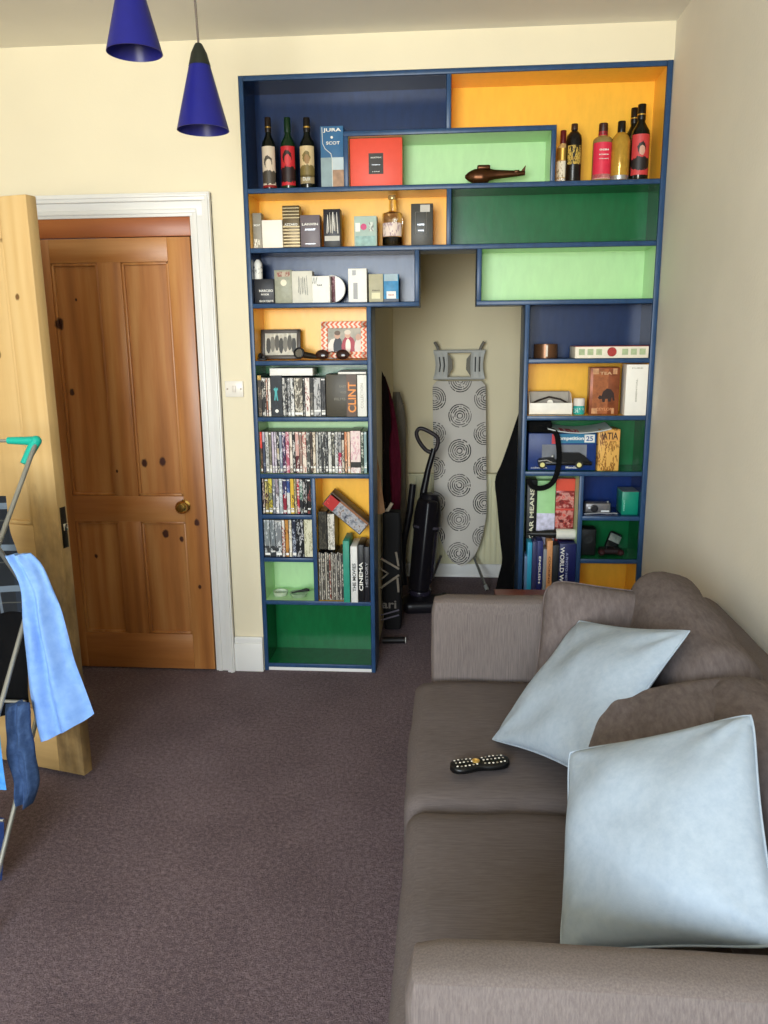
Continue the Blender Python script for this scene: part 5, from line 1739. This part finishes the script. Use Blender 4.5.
# black rod on the carpet
a, b = atz(376, 641, .012), atz(406, 641, .012)
rd = thing('rod', 'short black rod with a white tip lying on the carpet beside the left post', 'rod', ((a.x + b.x) / 2, a.y, 0))
MB().tube([(-.322, a.y, .0165), (b.x - .004, b.y, .0165)], .016, 12).build('shaft', plain('#120f10', .5), rd)
MB().tube([(b.x - .004, b.y, .0165), (b.x, b.y, .0165)], .0158, 12).build('end_tip', plain('#c9c6c0', .4), rd)
# black coat on the back of the right unit
Yk = .30
xo = .325
o = garment([(p[0], p[1]) for p in px_outline([(524, 396), (513, 430), (502, 462), (495, 480), (497, 505), (500, 540), (502, 560), (498, 578), (494, 600), (492, 640)], Yk)],
            [(.56, at(528, y, Yk).z) for y in (396, 430, 462, 480, 505, 540, 560, 578, 600, 640)], Yk, 5, .014, .14, seed=9)
o = tag(o.build('coat', M_black, loc=(.42, Yk, 1.2)), 'long black coat hanging on the back of the right bookcase unit', 'coat')

# ------------------------------------------------------------------ low table behind the sofa arm
tx0, ty0 = at(490, 593.5, -.62).x, -.78
tz = at(530, 592.5, -.30).z
tb = thing('side_table', 'reddish brown wooden table just behind the far sofa arm', 'table', (.45, -.5, 0))
W_red = wood('mahogany', ['#4a2016', '#6b3020', '#7d3d2a', '#2a100a'], 'X', (), .35, 20, 11)
zt_ = .578
MB().box(.17, .78, -.86, -.52, zt_ - .025, zt_, .005).build('tabletop', W_red, tb)
for x in (.20, .72):
    for y in (-.82, -.58):
        MB().box(x, x + .035, y, y + .035, 0, zt_ - .025, .003).build('leg', W_red, tb)
MB().box(.22, .73, -.82, -.80, zt_ - .1, zt_ - .025, .003).build('apron', W_red, tb)

# ------------------------------------------------------------------ sofa
SF1 = fabric('grey_linen_upright_grain', '#625957', '#796f6c', (320, 320, 16), .12)
SF2 = fabric('grey_linen_cross_grain', '#574f4e', '#6a6160', (16, 300, 300), .12)
SF3 = fabric('grey_linen_soft', '#584f4e', '#706665', (90, 30, 30), .25)
so = thing('sofa', 'grey linen two-seat sofa standing along the right-hand wall', 'sofa', (.35, -1.7, 0))
SX0, SX1 = -.05, .815
m = soft_slab(.40, .70, .13, .02, (6, 8, 4)); m.xform(Matrix.Translation((.36, -1.732, .19))); m.build('base', SF1, so)
for x in (.0, .74):
    for y in (-2.4, -1.0):
        MB().lathe([(.018, 0), (.026, .062)], c=(x, y, 0), seg=16).build('foot', plain('#3a2418', .4), so)
AZt = .70
for (y0, y1, nm) in ((-1.025, -.93, 'arm'), (-2.50, -2.402, 'arm')):
    m = soft_slab((SX1 - SX0) / 2, (y1 - y0) / 2, (AZt - .06) / 2, .03, (18, 6, 14), rough=.003, seed=y0)
    m.xform(Matrix.Translation(((SX0 + SX1) / 2, (y0 + y1) / 2, (AZt + .06) / 2)))
    a = m.build(nm, SF1, so)
m = soft_slab(.055, .81, .322, .03, (6, 24, 14), rough=.004, seed=5); m.xform(Matrix.Translation((.765, -1.732, .382))); m.build('back_frame', SF1, so)
for k, (y0, y1) in enumerate(((-1.712, -1.03), (-2.40, -1.718))):
    m = soft_slab(.36, (y1 - y0) / 2, .085, .045, (22, 20, 8), (.0, .0, .022), .006, k * 7)
    m.xform(Matrix.Translation((.258 + .012 * k, (y0 + y1) / 2, .365)))
    c = m.build('seat_cushion', SF2, so, smooth=80)
# back cushions
for k, (yc, L, zc, lean, hz, xc) in enumerate(((-1.385, .32, .622, 9, .20, .592), (-2.07, .335, .622, 9, .20, .59))):
    m = soft_slab(.095, L, hz, .08, (8, 18, 16), (.02, .0, .012), .012, 3 + k * 5)
    m.xform(Matrix.Translation((xc, yc, zc)) @ Matrix.Rotation(R_(lean), 4, 'Y') @ Matrix.Rotation(R_(4 if k == 0 else -3), 4, 'X'))
    m.build('back_cushion', SF3, so, smooth=80)


def pillow(name, label, mat, c, ax, up, w, h, t, seed, pinch=.07, group=None, sag=.0, kf=1.0, corner=.045):
    """square scatter cushion: pinched edges, pointed corners, creases running in from the corners"""
    # nudged along the line of sight so the cushion lies on the seat rather than in it
    c = tuple(CAM_C + (Vector(c) - CAM_C) * kf); w *= kf; h *= kf; t *= kf
    ax = Vector(ax).normalized(); up = Vector(up); up = (up - ax * up.dot(ax)).normalized(); nrm = ax.cross(up)
    M = Matrix(((ax.x, up.x, nrm.x, c[0]), (ax.y, up.y, nrm.y, c[1]), (ax.z, up.z, nrm.z, c[2]), (0, 0, 0, 1)))
    N = 40
    m = MB()
    def rim(u, v):
        k = 1 - corner * (u * u * v * v) ** 3
        return u * w / 2 * k * (1 - pinch * (1 - v * v) * abs(u) ** 2), v * h / 2 * k * (1 - pinch * (1 - u * u) * abs(v) ** 2)
    def side(sg):
        def fn(a, b):
            u, v = 2 * a - 1, 2 * b - 1
            x, y = rim(u, v)
            e = (max(0, 1 - u * u) * max(0, 1 - v * v)) ** .52
            z = sg * t / 2 * e
            r = noise.noise(Vector((u * 1.6 + seed, v * 1.6, sg * 2.0)))
            z += e * t * .16 * r
            # corner creases
            for cu, cv in ((1, 1), (1, -1), (-1, 1), (-1, -1)):
                d = math.hypot(u - cu, v - cv)
                angc = math.atan2(v - cv, u - cu)
                z += sg * .006 * math.sin(angc * 9 + seed) * math.exp(-d * 2.2) * min(1, e * 3)
            y -= sag * (1 - u * u) * max(0, v)
            return M @ Vector((x, y, z))
        return fn
    A = m.grid(N, N, side(1)); B = m.grid(N, N, side(-1))
    bmesh.ops.remove_doubles(m.bm, verts=m.bm.verts[:], dist=.0003)
    o = m.build(name, mat, loc=c, smooth=80)
    # welted seam round the edge
    P = []
    for k in range(4 * 24):
        q, f = divmod(k, 24); f = f / 24 * 2 - 1
        u, v = ((f, -1), (1, f), (-f, 1), (-1, -f))[q]
        x, y = rim(u, v)
        y -= sag * (1 - u * u) * max(0, v)
        P.append(M @ Vector((x, y, 0)))
    MB().tube(P, .0022, 6, closed=True).build('seam', mat, o)
    return tag(o, label, 'cushion', group)


M_white = fabric('white_linen', '#95a2b1', '#a3afbc', (60, 60, 60), .12, .9)
W1 = Matrix(((0.438, 0.597, -0.672), (-0.858, 0.502, -0.113), (0.27, 0.626, 0.732)))
W2 = Matrix(((0.756, 0.135, -0.64), (-0.45, 0.818, -0.358), (0.475, 0.559, 0.679)))
G2 = Matrix(((0.778, 0.343, -0.527), (-0.488, 0.857, -0.164), (0.395, 0.385, 0.834)))
def cols(m):
    return [Vector((m[0][i], m[1][i], m[2][i])) for i in range(3)]
a, u, n = cols(W1)
pillow('scatter_cushion', 'white square cushion lying slantwise against the grey cushions at the far end of the sofa', M_white, (.345, -1.452, .620), a, u, .445, .43, .11, 1, .065, kf=.96, corner=.02)
a, u, n = cols(W2)
pillow('scatter_cushion', 'large white square cushion propped behind the near arm of the sofa', M_white, (.366, -2.086, .648), a, u, .388, .388, .13, 5, .06, kf=.95)
a, u, n = cols(G2)
pillow('scatter_cushion', 'grey cushion tucked between the two white cushions on the sofa', SF3, (.452, -1.80, .638), a, u, .385, .40, .14, 8, .05, kf=.97, corner=.1)
pillow('scatter_cushion', 'grey cushion standing in the far corner of the sofa behind the white one', SF3, (.452, -1.22, .612), (1, -.05, -.10), (.32, .28, .90), .41, .40, .17, 12, .05, corner=.12)

# ------------------------------------------------------------------ remote control
a, b = atz(450, 773, .47), atz(509, 766, .47)
ux = (b - a); Lr = ux.length; ux.normalize()
rm = thing('remote_control', 'black peanut-shaped remote control lying on the far sofa seat', 'remote control', ((a.x + b.x) / 2, (a.y + b.y) / 2, .4725), rot=(0, 0, math.atan2(ux.y, ux.x)))
N = 40
def outline(t_):
    x = (t_ * 2 - 1) * Lr / 2
    w = .029 - .0075 * math.exp(-((t_ - .47) / .17) ** 2)
    e = min(1, max(0, 1 - abs(t_ * 2 - 1) ** 7))
    return x, w * math.sqrt(max(0, 1 - abs(t_ * 2 - 1) ** 5))
def rem(u, v):
    x, w = outline(v)
    an = 2 * PI * u
    return Vector((x, w * math.cos(an), .011 + .011 * math.copysign(abs(math.sin(an)) ** .7, math.sin(an)) * (1 if w > .004 else .5)))
m = MB(); m.grid(20, N, rem, closed_u=True)
m.build('body', plain('#0c0c0d', .35), rm, local=True, smooth=60)
rnd = random.Random(2)
bi = 0
for i in range(13):
    for j in (-1, 0, 1):
        if i in (6,):
            continue
        t_ = .10 + i * .066
        x, w = outline(t_)
        y = j * w * .55
        colr = '#d8d2c6' if (i + j) % 3 else '#8d8678'
        if i == 5 and j == 0:
            colr = '#d9a03a'
        if i == 5 and j == 1:
            colr = '#a8402c'
        MB().ball((x, y, .0222 if j == 0 else .0206), .0026, (1.1, 1, .6), 8).build('button', plain(colr, .4), rm, local=True)
MB().lathe([(.0095, .0), (.0095, .0025), (.006, .003), (.0055, .0015), (0, .0015)], c=(outline(.43)[0], 0, .0212), seg=20).build('navigation_ring', plain('#c9a45a', .35, .4), rm, local=True)

# ------------------------------------------------------------------ pendant lamps
def shade_mat():
    s = Nodes('blue_glass')
    return s.set('#23289a', .35, **{'Transmission Weight': .15})
M_sh = plain('#1d1f70', .35, var=.05)
M_cap = plain('#23261f', .45)
M_cord = plain('#6a6058', .6)
def pendant(label, pl, pr, pb, Y, top=None):
    a, b = at(pl, pb, Y), at(pr, pb, Y)
    c = (a + b) / 2; r = (b.x - a.x) / 2
    o = thing('pendant_lamp', label, 'pendant lamp', (c.x, Y, c.z), 'blue cone pendant lamps')
    H = r * 2.3
    prof = [(r, 0), (r * .97, .002), (r * .36, H), (r * .33, H), (r * .93, .003), (r * .965, -.0005)]
    MB().lathe([(r, 0), (r * .40, H), (r * .375, H), (r * .972, .0), (r, 0)], c=c, seg=40, cap=False).build('shade', M_sh, o, smooth=60)
    MB().lathe([(r * .42, H - .002), (r * .30, H + .030), (r * .16, H + .050), (r * .12, H + .054), (0, H + .054)], c=c, seg=24).build('shade_cap', M_cap, o)
    MB().tube([(c.x, Y, c.z + H + .055), (c.x - .004, Y, (c.z + H + ZC) / 2), (c.x, Y, ZC - .02)], .0032, 8).build('cord', M_cord, o)
    MB().lathe([(.045, -.001), (.045, -.012), (.02, -.03), (0, -.031)], c=(c.x, Y, ZC), seg=24).build('ceiling_rose', plain('#d9d6cc', .4), o)
    MB().lathe([(.013, H - .08), (.013, H - .02)], c=c, seg=16).build('lamp_holder', M_cap, o)
    return o
pendant('blue cone pendant lamp hanging lower, with its dark cap and cord in view', 178, 228.5, 130.5, -1.0)
pendant('blue cone pendant lamp cut off by the top of the picture, left of the other', 108, 161.5, 53, -1.14)

# ------------------------------------------------------------------ clothes airer
AX_ = -1.16
M_tube = plain('#9a9a94', .35, .6, .06)
M_teal = plain('#159f8c', .4, var=.03)
ar = thing('clothes_airer', 'grey metal folding clothes airer with teal plastic corners at the left edge', 'clothes airer', (-1.5, -1.42, 0))
zig1 = [(-1.20, 1.215), (-1.52, .905)]
zig2 = [(-1.56, 1.10), (-1.33, .80), (-1.62, .475)]
zig3 = [(-1.33, .48), (-1.72, .03)]
for x in (AX_, -1.93):
    for zz_, nm in ((zig1, 'strut'), (zig2, 'strut'), (zig3, 'strut')):
        for k, (p, q) in enumerate(zip(zz_, zz_[1:])):
            MB().tube([(x + (.008 if nm == 'strut' and zz_ is zig2 else 0), p[0], p[1]), (x + (.008 if zz_ is zig2 else 0), q[0], q[1])], .0065, 10).build('strut', M_tube, ar)
    for (y, z) in ((-1.72, .03),):
        MB().tube([(x, y + .02, z + .025), (x, y + .0, .001)], .011, 10).build('foot_cap', M_teal, ar)
for (y, z) in zig1 + zig2[1:2] + zig3[:1] + [(-1.57, .40), (-1.56, 1.10), (-1.36, at(0, 498.5, -1.36).z), (-1.30, at(0, 610.5, -1.30).z), (-1.49, at(20, 707, -1.49).z), (-1.55, at(0, 738, -1.55).z), (-1.50, at(0, 820, -1.5).z)]:
    MB().tube([(-1.93, y, z), (AX_ - (.045 if z < 1.2 else 0), y, z)], .005, 8).build('rail', M_tube, ar)
# teal corner piece
c0 = at(36, 441, -1.2); c1 = at(8, 440.5, -1.2); c2 = at(24, 464, -1.235)
m = MB().tube([c1, c1.lerp(c0, .6), c0], .010, 10, rads=[.010, .012, .014]); m.tube([c0, c0.lerp(c2, .6), c2], .011, 10, rads=[.015, .013, .011])
m.ball(c0, .0155)
m.build('corner_joint', M_teal, ar)

def cloth(name, label, cat, L, R, Y, mat, folds=5, amp=.012, depth=.045, seed=0, yfun=None):
    m = garment(px_outline(L, Y), px_outline(R, Y), Y, folds, amp, depth, 30, 40, seed, yfun)
    p = at(L[0][0], L[0][1], Y)
    o = m.build(name, mat, loc=(p.x, Y, p.z), smooth=70)
    return tag(o, label, cat)
M_sky = fabric('light_blue_cotton', '#6f97d6', '#87abe2', (40, 40, 40), .15, .9)
M_jean = fabric('blue_denim', '#2f4468', '#435a82', (80, 80, 80), .3, .95)
M_brt = fabric('bright_blue_cotton', '#3f86cf', '#5a9ddd', (40, 40, 40), .15)
def plaid():
    s = Nodes('dark_plaid_flannel')
    tc = s.n('ShaderNodeTexCoord'); sp = s.n('ShaderNodeSeparateXYZ')
    s.l(tc.outputs['Object'], sp.inputs[0])
    def bands(sock, period, lo, off=0.0):
        return s.math('LESS_THAN', s.math('PINGPONG', s.math('ADD', sock, off), period / 2), lo)
    h1 = bands(sp.outputs[2], .115, .0085, .02); h2 = bands(sp.outputs[2], .115, .0015, .06)
    v1 = bands(sp.outputs[0], .09, .003, .01); v2 = bands(sp.outputs[0], .09, .009, .05)
    c = s.mix(v2, '#0c1118', '#151e2b')
    c = s.mix(s.math('MULTIPLY', h1, .75), c, '#66727f')
    c = s.mix(s.math('MULTIPLY', h2, .7), c, '#4a4a44')
    c = s.mix(s.math('MULTIPLY', v1, .6), c, '#6a7480')
    return s.set(c, .95)
Ys = -1.45
sh = cloth('shirt', 'light blue shirt draped over the clothes airer in front of the open door', 'shirt',
           [(9, 553.5), (20, 575), (24, 592), (25, 622), (28, 655), (31, 690), (35, 715), (41, 742)],
           [(31, 553), (42, 566), (52, 590), (60, 612), (66, 636), (72, 662), (81, 688), (91, 717)], Ys, M_sky, 4, .016, .05, 3, yfun=lambda u, v: Ys - .02 * (1 - v) + .02 * u)
# placket and cuff edge lines on the shirt
pl = cloth('plaid_shirt', 'dark plaid shirt with pale bands hanging on the airer at the left edge', 'shirt',
           [(-70, 498), (-70, 530), (-70, 570), (-70, 612)], [(6, 496), (10, 530), (19, 560), (22, 612)], -1.36, plaid(), 5, .010, .03, 6)
cloth('trousers', 'black trousers hanging on the airer below the plaid shirt', 'trousers',
      [(-70, 608), (-70, 650), (-70, 700), (-70, 716)], [(24, 608), (28, 650), (28, 690), (31, 713)], -1.30, M_black, 5, .010, .04, 8)
cloth('jeans', 'crumpled blue jeans hanging on the lowest rail of the airer', 'jeans',
      [(6, 704), (7, 730), (9, 755), (16, 780), (19, 800)], [(30, 703), (31, 730), (35, 752), (39, 782), (33, 803)], -1.49, M_jean, 3, .022, .07, 10)
cloth('t_shirt', 'bright blue garment hanging at the left edge beside the jeans', 'garment',
      [(-40, 735), (-40, 760), (-40, 792)], [(0, 735), (3, 765), (6.5, 790)], -1.55, M_brt, 3, .01, .03, 12)
cloth('towel', 'dark blue cloth hanging lowest of all on the airer at the left edge', 'cloth',
      [(-60, 815), (-60, 850), (-60, 885)], [(4, 818), (4, 845), (2, 880)], -1.5, fabric('navy_towelling', '#1c2c55', '#2a3d6e', (60, 60, 60), .3), 3, .01, .03, 14)
